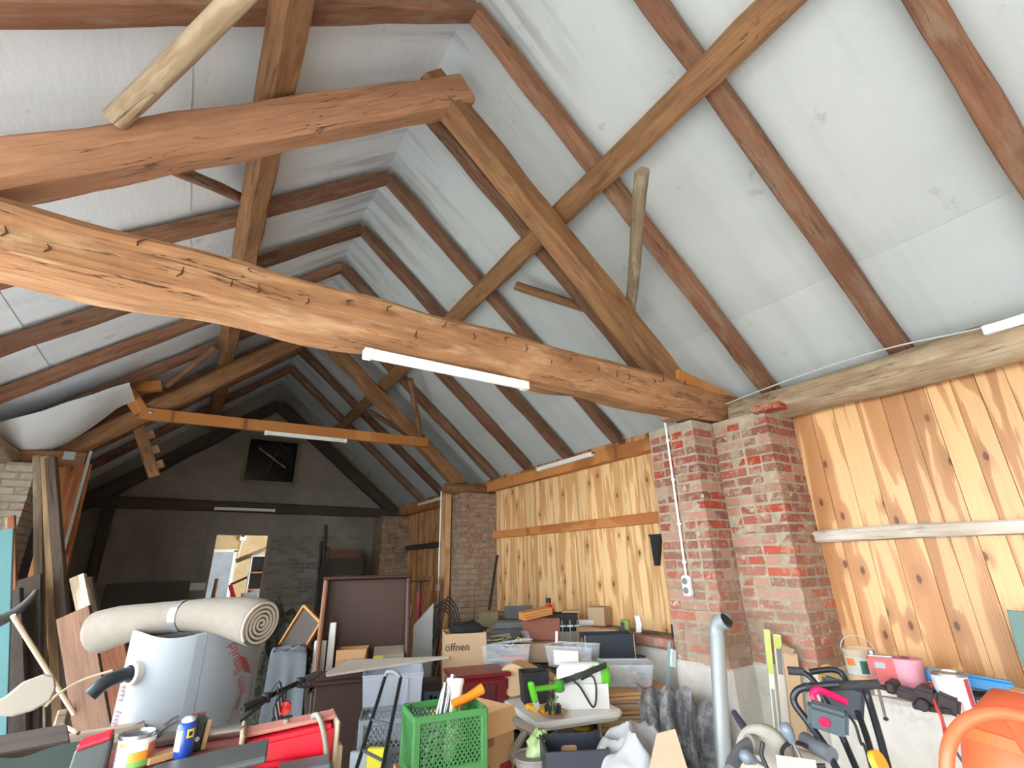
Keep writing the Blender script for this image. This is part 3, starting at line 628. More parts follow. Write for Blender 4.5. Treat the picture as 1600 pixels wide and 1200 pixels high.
board((-1.224, 6.282, 1.650), (-0.924, 5.928, 0.625), .25, .05, M_DARKBOARD, 'broad dark brown board at the outer left of the leaning boards')
board((-1.256, 6.072, 1.553), (-0.946, 5.824, 0.650), .16, .05, M_DARKBOARD, 'dark board end behind the curved iron hook')
for k, (a, c, lab) in enumerate((((8, 808), M_GREY, 'narrow white ended lath standing on the limewashed pier side'), ((18, 808), M_REDB, 'narrow reddish lath standing on the limewashed pier side'))):
    pass
board((-1.515, 6.424, 2.195), (-1.082, 6.308, 0.571), .05, .03, M_GREY, 'narrow white ended lath before the limewashed pier')
board((-1.466, 6.333, 2.200), (-1.002, 6.169, 0.588), .05, .03, M_REDB, 'narrow reddish lath before the limewashed pier')
ta_, tb_ = Vector((-1.375, 5.428, 2.001)), Vector((-1.193, 5.471, 1.159))
o = timber('turquoise_board', ta_, ta_+(tb_-ta_)*((ta_.z-.02)/(ta_.z-tb_.z)), .32, .03, P3(58, 102, 106, .6), up=(.0, 1, 0), wob=.001); tag(o, 'turquoise painted board before the limewashed pier', 'board')
o = B().tube(spline([(-0.941, 4.401, 1.424), (-0.897, 4.410, 1.445), (-0.844, 4.420, 1.498), (-0.807, 4.427, 1.562), (-0.794, 4.429, 1.602)]), [.04, .04, .038, .036, .034, .033, .032, .03, .028, .026, .025, .024, .023, .022, .02, .02, .018, .018, .016, .016, .015, .015, .014, .012, .01][:25], 8).build('curved_hook', P3(40, 40, 40, .6), smooth=True); tag(o, 'dark curved iron hook in front of the turquoise board', 'hook')
o = B().tube([(-0.848, 4.318, 1.462), (-0.456, 4.879, 0.743)], .014, 8).build('broom_stick', P3(196, 176, 146, .7)); tag(o, 'thin pale wooden stick leaning across the dark boards', 'stick')
o = B().tube(spline([(-0.556, 4.163, 0.984), (-0.494, 3.969, 1.067), (-0.389, 3.881, 1.139), (-0.250, 3.712, 1.194)]), .007, 6).build('bent_wire', P3(120, 104, 84, .7)); tag(o, 'thin bent twig reaching to the black pipe elbow', 'twig')
# white paddle
t = thing('paddle', 'off white flat paddle shaped blade with a short handle', 'paddle', (-0.391, 2.570, 1.303), rot=(PI/2-.1, -.28, 0.170))
pts = [(-.13, -.012), (-.09, -.028), (-.05, -.05), (0, -.056), (.045, -.045), (.062, -.01), (.06, .03), (.035, .05), (-.02, .048), (-.065, .02), (-.13, .012)]
B().prism(pts, .016).build('blade', P3(150, 146, 136, .5), t, bevel=.006)
B().tube([(-.12, 0, .008), (-.36, -.06, .008)], .015, 8).build('handle', P3(176, 172, 160, .5), t)
gt = Vector((-0.442, 2.714, 1.255))
o = B().grid(lambda u, v: (-.5+u*.78+.03*math.sin(v*9), -.1-v*.22, .02+gt.z*(1-v)-.05-.10*u*(1-v)+.05*math.sin(u*7)*(1-v)-.25*max(0, u-.75)*(1-v)+.04*noise.noise(Vector((u*4, v*5, 0)))*(1-v)), 30, 24, .01).build('green_tarp', P3(58, 72, 68, .8, var=.2), smooth=True)
put(o, (gt.x, gt.y, 0), 0.180); tag(o, 'dark green tarpaulin draped below the white paddle', 'tarpaulin')
boxthing('tarp_support', 'dark wooden chest under the green tarpaulin', 'chest', (gt.x-.15, gt.y+.16, 0), (.6, .3, gt.z-.16), 0.180, M_DARKBOARD)
# wooden mallet shaped block on planks
pc = Vector((-0.376, 3.329, 0.913)); pz = 0.140; px_ = Vector((math.cos(pz), math.sin(pz), 0)); py_ = Vector((-math.sin(pz), math.cos(pz), 0)); nP = 6
zb = pc.z+.02-nP*.075
for k in range(nP):
    q = Vector((pc.x, pc.y, zb+.0375+k*.075))+py_*(.22-.01*k)
    o = timber('stacked_plank', q-px_*(.42+.05*(k % 3)), q+px_*(.30+.06*(k % 2)), .34, .072, (M_GREYD, M_GREY)[k % 2], wob=.002, seed=k, cham=.05)
    tag(o, ['lowest', 'second', 'third', 'fourth', 'fifth', 'topmost'][k]+' plank of the stack beside the white sheet roll', 'plank', 'planks stacked by the sheet roll')
boxthing('stack_block', 'dark squared block carrying the plank stack', 'block', tuple(Vector((pc.x, pc.y, 0))+py_*.2), (.5, .28, zb-.002), pz, M_DARKBOARD)
t = thing('mallet', 'pale wooden mallet head standing on the plank stack', 'mallet', tuple(Vector((pc.x, pc.y, zb+nP*.075+.002))+px_*.0+py_*.13), pz); t.scale = (.72, .72, .72)
B().box((0, 0, .1), (.07, .06, .2), ty=1, tx=.75).build('head', M_GREY, t, bevel=.008); B().tube([(0, 0, .12), (.1, -.25, .1)], .012, 8).build('handle', M_GREY, t)

# ------------------------------------------------------------------ white sheet wrapped tank with the carpet roll
TC = Vector((.135, 3.95, 0)); TR = .355; TH = 1.355
tank = thing('sheet_roll', 'big upright roll of white printed sheet with a pipe elbow under the carpet', 'roll', TC)
FA = math.atan2(-TC.y, -TC.x)     # direction from the roll to the doorway side where one stands
TP = lambda s, z, r=.002: ((TR+r)*math.cos(FA+s/TR), (TR+r)*math.sin(FA+s/TR), z)
M_SHEET = P3(126, 134, 141, .35, var=.04, scale=1.5, bump=.03)
B().grid(lambda u, v: ((TR+.004*(u > .5))*math.cos(FA+(u-.5)*2*PI), (TR+.004*(u > .5))*math.sin(FA+(u-.5)*2*PI), .0+TH*v+.018*math.sin(u*25)*v), 96, 6, .004).build('sheet', M_SHEET, tank, smooth=True)
B().grid(lambda u, v: TP(-.012+u*.05-.05*(1-v)*.35, .01+v*(TH-.02), .004+.005*(1-u)), 4, 10, .003).build('lapped_edge', M_SHEET, tank, smooth=True)
B().tube([TP(.035, .02, .005), TP(.035, TH, .005)], .0018, 5).build('seam_line', P3(120, 124, 126), tank)
B().lathe([(TR-.02, TH-.05), (0, TH-.045)], 40).build('lid', P3(150, 154, 156, .6), tank)
INK = P3(150, 60, 66, .6); INKD = P3(110, 70, 62, .6)
def tank_text(txt, size, s0, z0, ang):
    vs, fs = text_geo(txt, size); c, sn = math.cos(ang), math.sin(ang)
    o = B().add([TP(s0+x*c-y*sn, z0+x*sn+y*c, .0065) for x, y, _ in vs], fs).build('lettering', INK, tank); o['kind'] = 'stuff'
tank_text('fluid', .1, .1, .79, PI/2)
tank_text('hm liquid', .088, .335, 1.0, 2.0)
tank_text('hm', .08, -.42, 1.12, -PI/2); tank_text('liquid', .08, -.42, .98, -PI/2)
for ln in ([(240, 1180), (205, 1150), (170, 1140)],):
    pass
def outline(pts, mat=INKD):
    B().tube([TP(*q, .007) for q in pts], .0032, 5).build('printed_outline', mat, tank)
zz = lambda y: TH-(y-985)/335
ss = lambda x: TR*math.asin(max(-.98, min(.98, (x-285)/114)))
outline([(ss(x), zz(y)) for x, y in ((180, 1152), (190, 1146), (207, 1137), (215, 1128), (226, 1123), (228, 1132), (214, 1139), (206, 1148), (193, 1153), (188, 1150))])
outline([(ss(x), zz(y)) for x, y in ((256, 1131), (266, 1123), (274, 1119), (275, 1128), (263, 1133), (253, 1143))])
outline([(ss(x), zz(y)) for x, y in ((251, 1149), (270, 1147), (265, 1158), (249, 1156))])
outline([(ss(x), zz(y)) for x, y in ((168, 1145), (174, 1136), (176, 1150), (180, 1139), (179, 1150))])
outline([(ss(x), zz(y)) for x, y in ((352, 1150), (356, 1138), (359, 1126), (368, 1122), (362, 1116), (370, 1110), (364, 1132), (371, 1126))])
for k in range(4): outline([(ss(x+k*4), zz(y+k*2)) for x, y in ((355, 1034), (363, 1050), (370, 1066))], INK)
a = ss(196)/TR+FA; c = Vector((math.cos(a), math.sin(a), 0)); zc = zz(1048)
B().lathe([(.05, 0), (.062, 0), (.062, .035), (.045, .04), (.045, 0)], 20, Matrix.Translation(c*(TR-.005)+Vector((0, 0, zc))) @ c.to_track_quat('Z', 'Y').to_matrix().to_4x4()).build('pipe_collar', P3(206, 204, 196, .5), tank, smooth=True)
e0 = c*(TR)+Vector((0, 0, zc)); B().tube(spline([e0, e0+c*.06, e0+c*.1+Vector((-.04, -.03, -.02)), e0+c*.1+Vector((-.09, -.05, -.07))]), .036, 14).build('pipe_elbow', P3(40, 50, 58, .3), tank, smooth=True)
# carpet roll
cr = thing('carpet_roll', 'rolled beige carpet with silver tape lying on the white sheet roll', 'carpet', (0, 0, 0))
cp = [(-0.409, 4.180, 1.349), (-0.305, 4.089, 1.384), (-0.159, 3.947, 1.416), (0.035, 3.780, 1.440), (0.211, 3.594, 1.441), (0.336, 3.434, 1.423), (0.401, 3.336, 1.406)]
sp = spline(cp, 6); rr = [.125, .115, .095, .085, .1, .12, .125]
rad = [rr[min(int(i/6), 5)]*(1-(i % 6)/6)+rr[min(int(i/6)+1, 6)]*((i % 6)/6) for i in range(len(sp))]; rad[0] *= .8
M_CARP = plain('carpet_back', S(124, 119, 111), .95, var=.1, scale=20, bump=.6, dirt=.3)
B().tube(sp, rad, 24).build('roll', M_CARP, cr, smooth=True)
ax = (Vector(cp[-1])-Vector(cp[-2])).normalized(); e1 = ax.orthogonal().normalized(); e2 = ax.cross(e1); c0 = Vector(cp[-1])
def spiral(r0, r1, turns, wd, off):
    return B().grid(lambda u, v: c0+ax*(off+(.012*v))+(e1*math.cos(u*turns*2*PI)+e2*math.sin(u*turns*2*PI))*(r0+(r1-r0)*u+(v-.5)*0), 120, 1, wd)
spiral(.012, .124, 5, .011, .002).build('rolled_edge', P3(176, 168, 154, .9), cr); 
B().lathe([(.118, 0), (0, .003)], 24, Matrix.Translation(c0) @ ax.to_track_quat('Z', 'Y').to_matrix().to_4x4()).build('shadow_gap', P3(86, 84, 84, .9), cr)
i = 17; B().tube([sp[i], sp[i]+(sp[i+1]-sp[i]).normalized()*.05], rad[i]+.004, 24, caps=False).build('silver_tape', P3(176, 180, 184, .25, .6), cr, smooth=True)

# ------------------------------------------------------------------ brown hutch, bins and crates in the middle
BRN = plain('brown_veneer', S(64, 40, 32), .5, var=.12, scale=2, stretch=(9, 9, .8), bump=.03)
BRNE = plain('worn_brown_edge', S(128, 88, 66), .4, var=.15, scale=5)
hut = thing('brown_hutch', 'dark brown cabinet with an open hutch full of small boxes', 'cabinet', (1.429, 4.750, 0.837), -0.288+.04)
HZ = -(1.429, 4.750, 0.837)[2]
W_ = .74
B().box((0, .17, .38), (W_, .025, .74)).build('back_panel', BRN, hut, bevel=.01)
for s in (-1, 1): B().add([(s*W_/2-.02, .17, 0), (s*W_/2+.02, .17, 0), (s*W_/2+.02, -.16, 0), (s*W_/2-.02, -.16, 0), (s*W_/2-.02, .17, .76), (s*W_/2+.02, .17, .76), (s*W_/2+.02, .02, .76), (s*W_/2-.02, .02, .76)], [(0, 1, 2, 3), (7, 6, 5, 4), (0, 4, 5, 1), (1, 5, 6, 2), (2, 6, 7, 3), (3, 7, 4, 0)]).build('side_panel', BRNE if s < 0 else BRN, hut, bevel=.012)
B().box((0, .1, .765), (W_+.06, .2, .03)).build('top_rail', BRN, hut, bevel=.012)
B().box((.02, -.02, -.015), (W_+.14, .5, .035)).build('shelf', BRN, hut, bevel=.01)
B().box((-.02, .0, HZ/2-.04), (W_+.04, .42, -(-HZ)-.1 if HZ > 0 else .8)).build('lower_body', BRN, hut, bevel=.03, seg=3)
B().box((-.02, -.218, HZ/2-.06), (W_-.06, .02, HZ-.25)).build('door', BRN, hut, bevel=.008)
B().box((-.02, 0, HZ+.03), (W_-.1, .36, .06)).build('plinth', BRNE, hut) if False else None
hl = Vector((1.429, 4.750, 0.837)); hz = hl.z+.003
CARD = plain('cardboard', S(186, 146, 104), .85, var=.07, scale=4, bump=.05)
CARDL = plain('pale_cardboard', S(184, 157, 125), .85, var=.06, scale=4, bump=.05)
CARDG = plain('greyed_cardboard', S(160, 136, 114), .88, var=.1, scale=4, bump=.05)
WHT = P3(226, 228, 226, .5, var=.04, bump=.02); GRY = P3(128, 134, 138, .5); DGRY = P3(70, 76, 80, .5); BLK = P3(30, 32, 36, .5)
o = boxthing('flat_white_box', 'narrow white carton standing leftmost on the hutch shelf', 'box', (hl.x-.34, hl.y+.13, hz), (.1, .06, .26), -0.288, WHT)
o = boxthing('flat_white_box', 'taller narrow white carton standing second on the hutch shelf', 'box', (hl.x-.265, hl.y+.06, hz), (.055, .05, .4), -0.288, WHT)
def carton(name, lab, loc, d, rz, mat=None, flaps=True, cat='box', tape=None):
    t = thing(name, lab, cat, loc, rz); m = mat or CARD
    B().tray(d[0], d[1], d[2], .006).build('body', m, t)
    if flaps:
        for s in (-1, 1):
            B().add([(-d[0]/2, s*d[1]/2, d[2]), (d[0]/2, s*d[1]/2, d[2]), (d[0]/2-.01, s*(d[1]/2+.05), d[2]-d[1]*.3), (-d[0]/2+.01, s*(d[1]/2+.05), d[2]-d[1]*.3), (-d[0]/2, s*d[1]/2+s*.004, d[2]+.003), (d[0]/2, s*d[1]/2+s*.004, d[2]+.003), (d[0]/2-.01, s*(d[1]/2+.055), d[2]-d[1]*.3), (-d[0]/2+.01, s*(d[1]/2+.055), d[2]-d[1]*.3)], [(0, 1, 2, 3), (7, 6, 5, 4), (0, 4, 5, 1), (1, 5, 6, 2), (2, 6, 7, 3), (3, 7, 4, 0)]).build('flap', m, t)
    return t
carton('carton', 'small brown carton with folded flaps on the hutch shelf', (hl.x-.09, hl.y-.0, hz), (.25, .2, .19), -0.288-.1)
t = thing('cable_box', 'grey and yellow carton spilling black cable on the hutch shelf', 'box', (hl.x+.2, hl.y-.1, hz), -0.327)
B().box((0, 0, .1), (.26, .2, .12), (.25, 0, 0)).build('carton', P3(150, 142, 126, .7), t, bevel=.005); B().box((-.09, -.105, .09), (.08, .01, .09)).build('yellow_print', P3(206, 190, 40, .6), t)
for k in range(4): B().tube(arc((.02, -.12, .05+k*.012), .1-k*.006, 0, 2*PI, 24, (1, 0, .05), (0, .45, .35))[:-1], .007, 6, closed=True).build('cable', BLK, t)
o = B().prism([(-.5, -.06), (.48, -.02), (.48, .0), (-.3, .26), (-.5, .0)], .015).build('thin_white_panel', P3(206, 200, 190, .6)); put(o, (1.518, 4.250, 0.945), rot=(.1, -.02, -0.340+.25)); tag(o, 'thin white panel lying across the hutch edge and the clear bin', 'panel')
# gold picture frame, camouflage heap, tarp covered hump
t = thing('picture_frame', 'golden wooden frame leaning between the carpet roll and the hutch', 'frame', (0.965, 5.200, 1.121), rot=(-.2, .5, -0.176-.9)); t.scale = (.72, .72, .72)
for a, b in (((-.2, -.28), (.2, -.28)), ((.2, -.28), (.2, .28)), ((.2, .28), (-.2, .28)), ((-.2, .28), (-.2, -.28))): B().bar((a[0], 0, a[1]), (b[0], 0, b[1]), .03, .045, (0, 1, 0)).build('frame_bar', P3(176, 124, 62, .4), t, bevel=.004)
B().box((0, .01, 0), (.38, .006, .54)).build('backing', P3(58, 48, 40), t)
CAMO = NT('camouflage_cloth'); cc = CAMO.noise(CAMO.coords(), 9, 4, .6); CAMOM = CAMO.done(CAMO.ramp(cc, [(.4, S(36, 38, 34)), (.48, S(66, 66, 52)), (.56, S(40, 46, 38)), (.64, S(90, 86, 70))], 'CONSTANT'), .9)
o = B().blob((0, 0, .6), (.42, .35, .74), 4, .22, 3, 30, 24, .78).build('camouflage_heap', CAMOM, smooth=True); put(o, (.74, 5.6, 0)); tag(o, 'heap of dark camouflage cloth behind the grey tarpaulin', 'cloth')
def drape(name, lab, loc, w, d, h, rz, mat, seed=0, flare=.12, folds=9, top=.06):
    def fn(u, v):
        a = u*2*PI; r = .02+v*1.0; k = max(abs(math.cos(a))/(w/2), abs(math.sin(a))/(d/2)); R0 = 1/k
        if v < .35: rr = R0*(v/.35)*.98; z = h+top*(1-v/.35)*noise.noise(Vector((math.cos(a)*2*v, math.sin(a)*2*v, seed)))+.02*noise.noise(Vector((u*20, v*8, seed)))
        else:
            q = (v-.35)/.65; f = 1+flare*q+.10*q*math.sin(a*folds+seed+2*noise.noise(Vector((a, q, seed)))); rr = R0*f; z = h*(1-q)+.02*noise.noise(Vector((a*4, q*3, seed)))
        return (rr*math.cos(a), rr*math.sin(a), max(z, .004))
    o = B().grid(fn, 90, 22).build(name, mat, smooth=True); put(o, loc, rz); return tag(o, lab, 'tarpaulin')
drape('grey_tarpaulin', 'slate grey tarpaulin draped over a hump left of the hutch', (.85, 4.95, 0), .28, .36, 1.05, -0.166, P3(122, 132, 144, .45, var=.08), 3)
# bicycle
bk = thing('bicycle', 'black bicycle of which the handlebar with cables shows before the hutch', 'bicycle', (0, 0, 0))
hb0, hb1 = Vector((0.327, 2.932, 1.079)), Vector((0.725, 3.219, 1.137)); hd = (hb1-hb0).normalized(); hm = (hb0+hb1)/2
B().tube(spline([hb0, hb0+hd*.12, hm-hd*.06+Vector((0, 0, .0)), hm+hd*.06, hb1-hd*.12, hb1]), .013, 10).build('handlebar', P3(30, 32, 34, .3, .5), bk, smooth=True)
B().tube([hb0, hb0+hd*.11], .019, 12).build('grip', BLK, bk, smooth=True); B().tube([hb1, hb1-hd*.11], .019, 12).build('grip', P3(64, 62, 64, .5), bk, smooth=True)
fw = Vector((-.35, -.94, 0)).normalized()
for s, p in ((1, hb0+hd*.14), (-1, hb1-hd*.14)):
    B().tube(spline([p, p+fw*.04+Vector((0, 0, -.01)), p+fw*.07-hd*s*.07+Vector((0, 0, -.03)), p+fw*.07-hd*s*.12+Vector((0, 0, -.04))]), .007, 6).build('brake_lever', P3(60, 66, 66, .3, .6), bk); B().lathe([(.02, -.02), (.02, .02), (0, .024)], 10, Matrix.Translation(p)).build('lever_clamp', BLK, bk)
for k in range(4): B().tube(spline([hb0+hd*(.15+k*.05), hm+fw*(.1+.03*k)+Vector((0, 0, .05-.03*k)), hm+hd*.05+Vector((0, 0, -.25))]), .0045, 6).build('cable', BLK, bk)
B().tube([hm, hm+Vector((0, 0, -.12)), hm+Vector((.02, .03, -.3))], .02, 10).build('stem', DGRY, bk)
wc = Vector((hm.x-.03, hm.y-.12, .34))
for s in (-1, 1): B().tube([hm+Vector((0, 0, -.3)), hm+Vector((0, 0, -.36))+hd*s*.05, wc+hd*s*.05], .014, 8).build('fork_blade', BLK, bk)
B().tube(arc(wc, .32, 0, 2*PI, 36, fw, (0, 0, 1))[:-1], .02, 8, closed=True).build('tyre', BLK, bk, smooth=True)
B().tube([hm+Vector((0, 0, -.28)), hm-fw*.55+Vector((0, 0, -.55))], .018, 8).build('down_tube', BLK, bk)
B().box(tuple(hm+Vector((.02, .06, -.24))), (.16, .14, .2), (0, 0, -0.156)).build('handlebar_bag', P3(40, 40, 46, .7), bk, bevel=.03, seg=2)
B().lathe([(.03, 0), (.03, .02), (0, .025)], 12, Matrix.Translation(hm+fw*.06+Vector((0.03, 0, -.07))) @ fw.to_track_quat('Z', 'Y').to_matrix().to_4x4()).build('red_reflector', P3(200, 40, 30, .2), bk)
# clear tote on a box
CLR = plain('clear_plastic', S(222, 230, 238), .2, var=.02, bump=0, alpha=.2); CLRH = plain('hazy_plastic', S(206, 216, 230), .3, var=.02, bump=0, alpha=.5)
def tub(name, lab, loc, w, d, h, rz, mat=None, tp=.86, rim=True, group=None, cat='bin', t=.004):
    r = thing(name, lab, cat, loc, rz, group); B().tray(w, d, h, t, tp).build('tub', mat or CLR, r)
    if rim: B().tube([(-w/2, -d/2, h-.006), (w/2, -d/2, h-.006), (w/2, d/2, h-.006), (-w/2, d/2, h-.006)], .007, 6, closed=True).build('rim', mat or CLR, r)
    return r
tl = Vector((1.484, 4.000, 0.774)); rzt = -0.350
boxthing('support_box', 'dark wooden box under the tall clear tote', 'box', (tl.x, tl.y+.1, 0), (.5, .4, .52), rzt, M_DARKBOARD)
t = tub('clear_tote', 'tall hazy plastic tote behind the black folding trolley', (tl.x, tl.y+.1, .523), .44, .34, .42, rzt, CLRH)
B().box((0, 0, .1), (.3, .24, .18)).build('contents', P3(176, 182, 190, .7), t, bevel=.04, seg=2)
for x in (-.1, .1): B().box((x, -.165, .24), (.02, .012, .3), (.1, 0, 0)).build('rib', CLRH, t)
def lattice(w, h, n, bar, th, parent, mat, m):      # diamond grille, one part
    b = B()
    for s in (1, -1):
        for k in range(-n, n*2):
            x0 = k*w/n; p = [(x0, 0), (x0+s*h*.75, h)]
            q0, q1 = Vector((p[0][0], 0, p[0][1])), Vector((p[1][0], 0, p[1][1]))
            ts = []
            for t_ in [i/24 for i in range(25)]:
                q = q0.lerp(q1, t_)
                if 0 <= q.x <= w: ts.append(t_)
            if len(ts) > 1: b.bar(q0.lerp(q1, ts[0])-Vector((w/2, 0, 0)), q0.lerp(q1, ts[-1])-Vector((w/2, 0, 0)), th, bar, (0, 1, 0))
    o = b.build('lattice', mat, parent); o.matrix_local = m; o['kind'] = 'stuff'; return o
def crate(name, lab, loc, w, d, h, rz, mat, group=None, n=12):
    t = thing(name, lab, 'crate', loc, rz, group)
    B().tray(w, d, .012, .012, 1).build('floor_panel', mat, t)
    for sx in (-1, 1):
        for sy in (-1, 1): B().box((sx*(w/2-.018), sy*(d/2-.018), h/2), (.036, .036, h)).build('corner_post', mat, t, bevel=.006)
    for s, L, a in ((-1, w, 0), (1, w, 0), (-1, d, 1), (1, d, 1)):
        off = (d if a == 0 else w)/2-.005
        for z, hh in ((h-.015, .03), (.02, .04)):
            c = (0, s*off, z) if a == 0 else (s*off, 0, z); B().box(c, (L-.03, .012, hh) if a == 0 else (.012, L-.03, hh)).build('edge_band', mat, t, bevel=.003)
        m = Matrix.Translation((0, s*off, .035) if a == 0 else (s*off, 0, .035)) @ Matrix.Rotation(PI/2 if a else 0, 4, 'Z')
        lattice(L-.07, h-.065, max(5, int(n*L/.4)), .0035, .006, t, mat, m)
    return t
SLATE = P3(118, 130, 138, .5, var=.08)
c0_ = Vector((1.184, 3.300, 0.815))
for k, z in enumerate((0, .28, .56)):
    crate('slate_crate', ('lowest', 'middle', 'topmost')[k]+' slate grey lattice crate in the stack under the clear tote', (c0_.x+.08, c0_.y+.12, z), .42, .3, .275, -0.355, SLATE, 'slate grey lattice crates')
t = thing('yellow_folder', 'yellow and grey folder standing in front of the slate crates', 'folder', (c0_.x-.1, c0_.y-.1, .5), -0.316-.3)
B().box((0, 0, .11), (.1, .03, .24)).build('cover', P3(206, 196, 40, .6), t, bevel=.004); B().box((-.1, .01, .09), (.1, .03, .24)).build('grey_cover', P3(150, 160, 170, .6), t, bevel=.004)
boxthing('low_chest', 'dark chest under the yellow folder', 'chest', (c0_.x-.14, c0_.y-.08, 0), (.3, .16, .497), -0.316, M_DARKBOARD)
# folding trolley
tr = thing('folding_trolley', 'black folding hand trolley with a grey loop handle', 'trolley', (0, 0, 0))
bot = [Vector((0.836, 2.672, 0.891)), Vector((0.868, 2.472, 0.863))]; top_ = [Vector((1.014, 2.929, 1.131)), Vector((1.057, 2.808, 1.136))]
for a, b in zip(bot, top_):
    e = a+(a-b)*(a.z-.12)/(b.z-a.z); B().tube([e, b], .0095, 8).build('side_tube', P3(30, 32, 36, .35, .3), tr, smooth=True)
B().tube(spline([top_[0], Vector((1.026, 2.925, 1.152)), Vector((1.047, 2.865, 1.155)), top_[1]]), .012, 8).build('loop_handle', P3(112, 116, 120, .4), tr, smooth=True)
for f in (.18, .55): B().tube([bot[0].lerp(top_[0], f-.18), bot[1].lerp(top_[1], f-.1)], .008, 6).build('cross_bar', DGRY, tr)
e = [a+(a-b)*(a.z-.12)/(b.z-a.z) for a, b in zip(bot, top_)]
for p in e: B().lathe([(.08, -.02), (.08, .02)], 18, Matrix.Translation(p+Vector((0, 0, -.035))) @ Matrix.Rotation(PI/2, 4, 'Y')).build('wheel', BLK, tr, bevel=.006)
mid = (e[0]+e[1])/2; B().box((mid.x, mid.y-.12, .03), (.34, .26, .012), (0, 0, -0.310)).build('toe_plate', P3(70, 72, 76, .4, .5), tr)
# red steel prop, white sheet, poles by the pine post
t = thing('steel_prop', 'dark red steel prop with black head plate before the chipboard', 'prop', (0, 0, 0)); pb, pt = Vector((2.348, 5.600, 0.853)), Vector((2.276, 5.600, 1.525)); pb2 = Vector((pt.x, pt.y, 0))
B().tube([pb2, pt+Vector((0, 0, -.12))], .03, 12).build('outer_tube', P3(132, 34, 46, .45), t, smooth=True); B().tube([pt+Vector((0, 0, -.12)), pt], .022, 12).build('inner_tube', P3(60, 40, 44, .45), t, smooth=True); B().box(tuple(pt), (.2, .12, .012)).build('head_plate', BLK, t)
OSB = NT('chipboard'); v_ = OSB.n('TexVoronoi', {'Vector': OSB.coords((22, 22, 9)), 'Scale': 1.0}); OSBM = OSB.done(OSB.mix(OSB.noise(OSB.coords(), 3, 4), OSB.ramp(OSB.n('SeparateColor', {0: v_.outputs['Color']}).outputs[0], [(.2, S(132, 86, 48)), (.6, S(168, 116, 68)), (.9, S(186, 138, 86))]), S(130, 86, 52)), .8)
o = boxthing('chipboard_sheet', 'brown chipboard sheet leaning behind the steel prop', 'board', (3.1, 7.9, 0), (.02, 1.3, 1.55), -.2, OSBM); o.rotation_euler = (0, .12, -.2)
o = B().prism([(0, 0), (.2, 0), (.2, .95), (0, .8)], .012).build('white_sheet', P3(186, 194, 196, .5)); put(o, (2.086, 5.250, 0.145), rot=(PI/2-.05, 0, -0.378)); o.location.z = .1; tag(o, 'slanting topped white sheet standing right of the hutch', 'sheet')
o.location.z = .003
o.scale = (1, 1.38, 1)
RODS = (((2.587, 5.634, 0.859), (2.350, 5.303, 0.448), (150, 60, 44), 'red handled rod in the bundle beside the pine post'), ((2.533, 5.659, 0.907), (2.354, 5.410, 0.428), (96, 90, 86), 'grey rod in the bundle beside the pine post'),
        ((2.590, 5.523, 0.883), (2.397, 5.171, 0.465), (172, 78, 44), 'rust orange rod in the bundle beside the pine post'), ((2.365, 5.514, 0.861), (2.318, 5.426, 0.430), (56, 56, 56), 'black rod in the bundle beside the pine post'))
for p, q, c, lab in RODS:
    p, q = Vector(p), Vector(q); e = q+(q-p)*(q.z)/(p.z-q.z); o = B().tube([e, p], .013, 8).build('thin_rod', P3(*c, .5)); tag(o, lab, 'rod', 'rods beside the pine post')
for k, nm in enumerate(('outermost', 'second', 'middle', 'fourth', 'innermost')):
    o = B().tube(spline([(2.62+.03*k, 5.75+.02*k, 0.02), (2.6, 5.78, .6), (2.5+.05*k, 5.8, 1.12+.03*k), (2.62+.04*k, 5.82, 1.22+.02*k), (2.78+.03*k, 5.8, 1.05), (2.8+.02*k, 5.75, .4)]), .009, 6).build('bent_cable', P3(52, 54, 56, .5)); tag(o, nm+' dark bent cable in the bundle beside the pine post', 'cable', 'cables beside the pine post')
o = boxthing('printed_carton', 'dim carton with product pictures under the rods', 'box', (2.068, 4.600, 0.497), (.24, .2, .28), -0.419, P3(92, 84, 78, .7)); o.location.z = .45
boxthing('lower_carton', 'brown carton below the printed carton', 'box', (o.location.x, o.location.y, 0), (.3, .26, .448), -0.419, CARDG)
t_ = B().box((0, -.102, .14), (.2, .006, .13)).build('picture_print', P3(120, 150, 176, .5), o); B().box((-.04, -.104, .13), (.03, .008, .1)).build('bottle_print', P3(30, 34, 44, .5), o); B().box((.0, -.104, .13), (.03, .008, .08)).build('bottle_print', P3(30, 34, 44, .5), o)
# dark tools on the gable wall
t = thing('pole_saw', 'long pole saw with a red head hanging on the sooty gable wall', 'tool', (0, 11.5, 0)); a, b = Vector((1.989, 11.500, 2.497)), Vector((2.172, 11.500, 0.616)); b = Vector((b.x, 11.5, 0)) if False else b
B().tube([(a.x, 11.5, .02), (a.x, 11.5, a.z-.6)], .018, 8).build('pole', P3(150, 150, 150, .4), t); B().bar((a.x, 11.5, a.z-.62), (a.x+.01, 11.5, a.z-.35), .09, .05, (0, 1, 0)).build('gearbox', BLK, t, bevel=.01); B().bar((a.x, 11.5, a.z-.36), (a.x+.02, 11.5, a.z), .06, .03, (0, 1, 0)).build('red_head', P3(120, 34, 36, .5), t, bevel=.008)
for p, q, lab in (((2.405, 11.500, 2.572), (2.513, 11.500, 1.140), 'taller black pole leaning on the sooty gable wall'), ((2.339, 11.450, 2.233), (2.386, 11.450, 1.148), 'shorter black pole leaning on the sooty gable wall')):
    o = B().tube([(q[0], q[1]-.1, 0), p], .028, 8).build('black_pole', P3(24, 25, 27, .5)); tag(o, lab, 'pole')
t = thing('wooden_tray', 'old shallow wooden tray standing high by the gable wall', 'tray', (2.62, 10.6, 1.86), .1)
B().tray(.62, .3, .16, .02, 1).build('tray_body', M_BROWN, t)
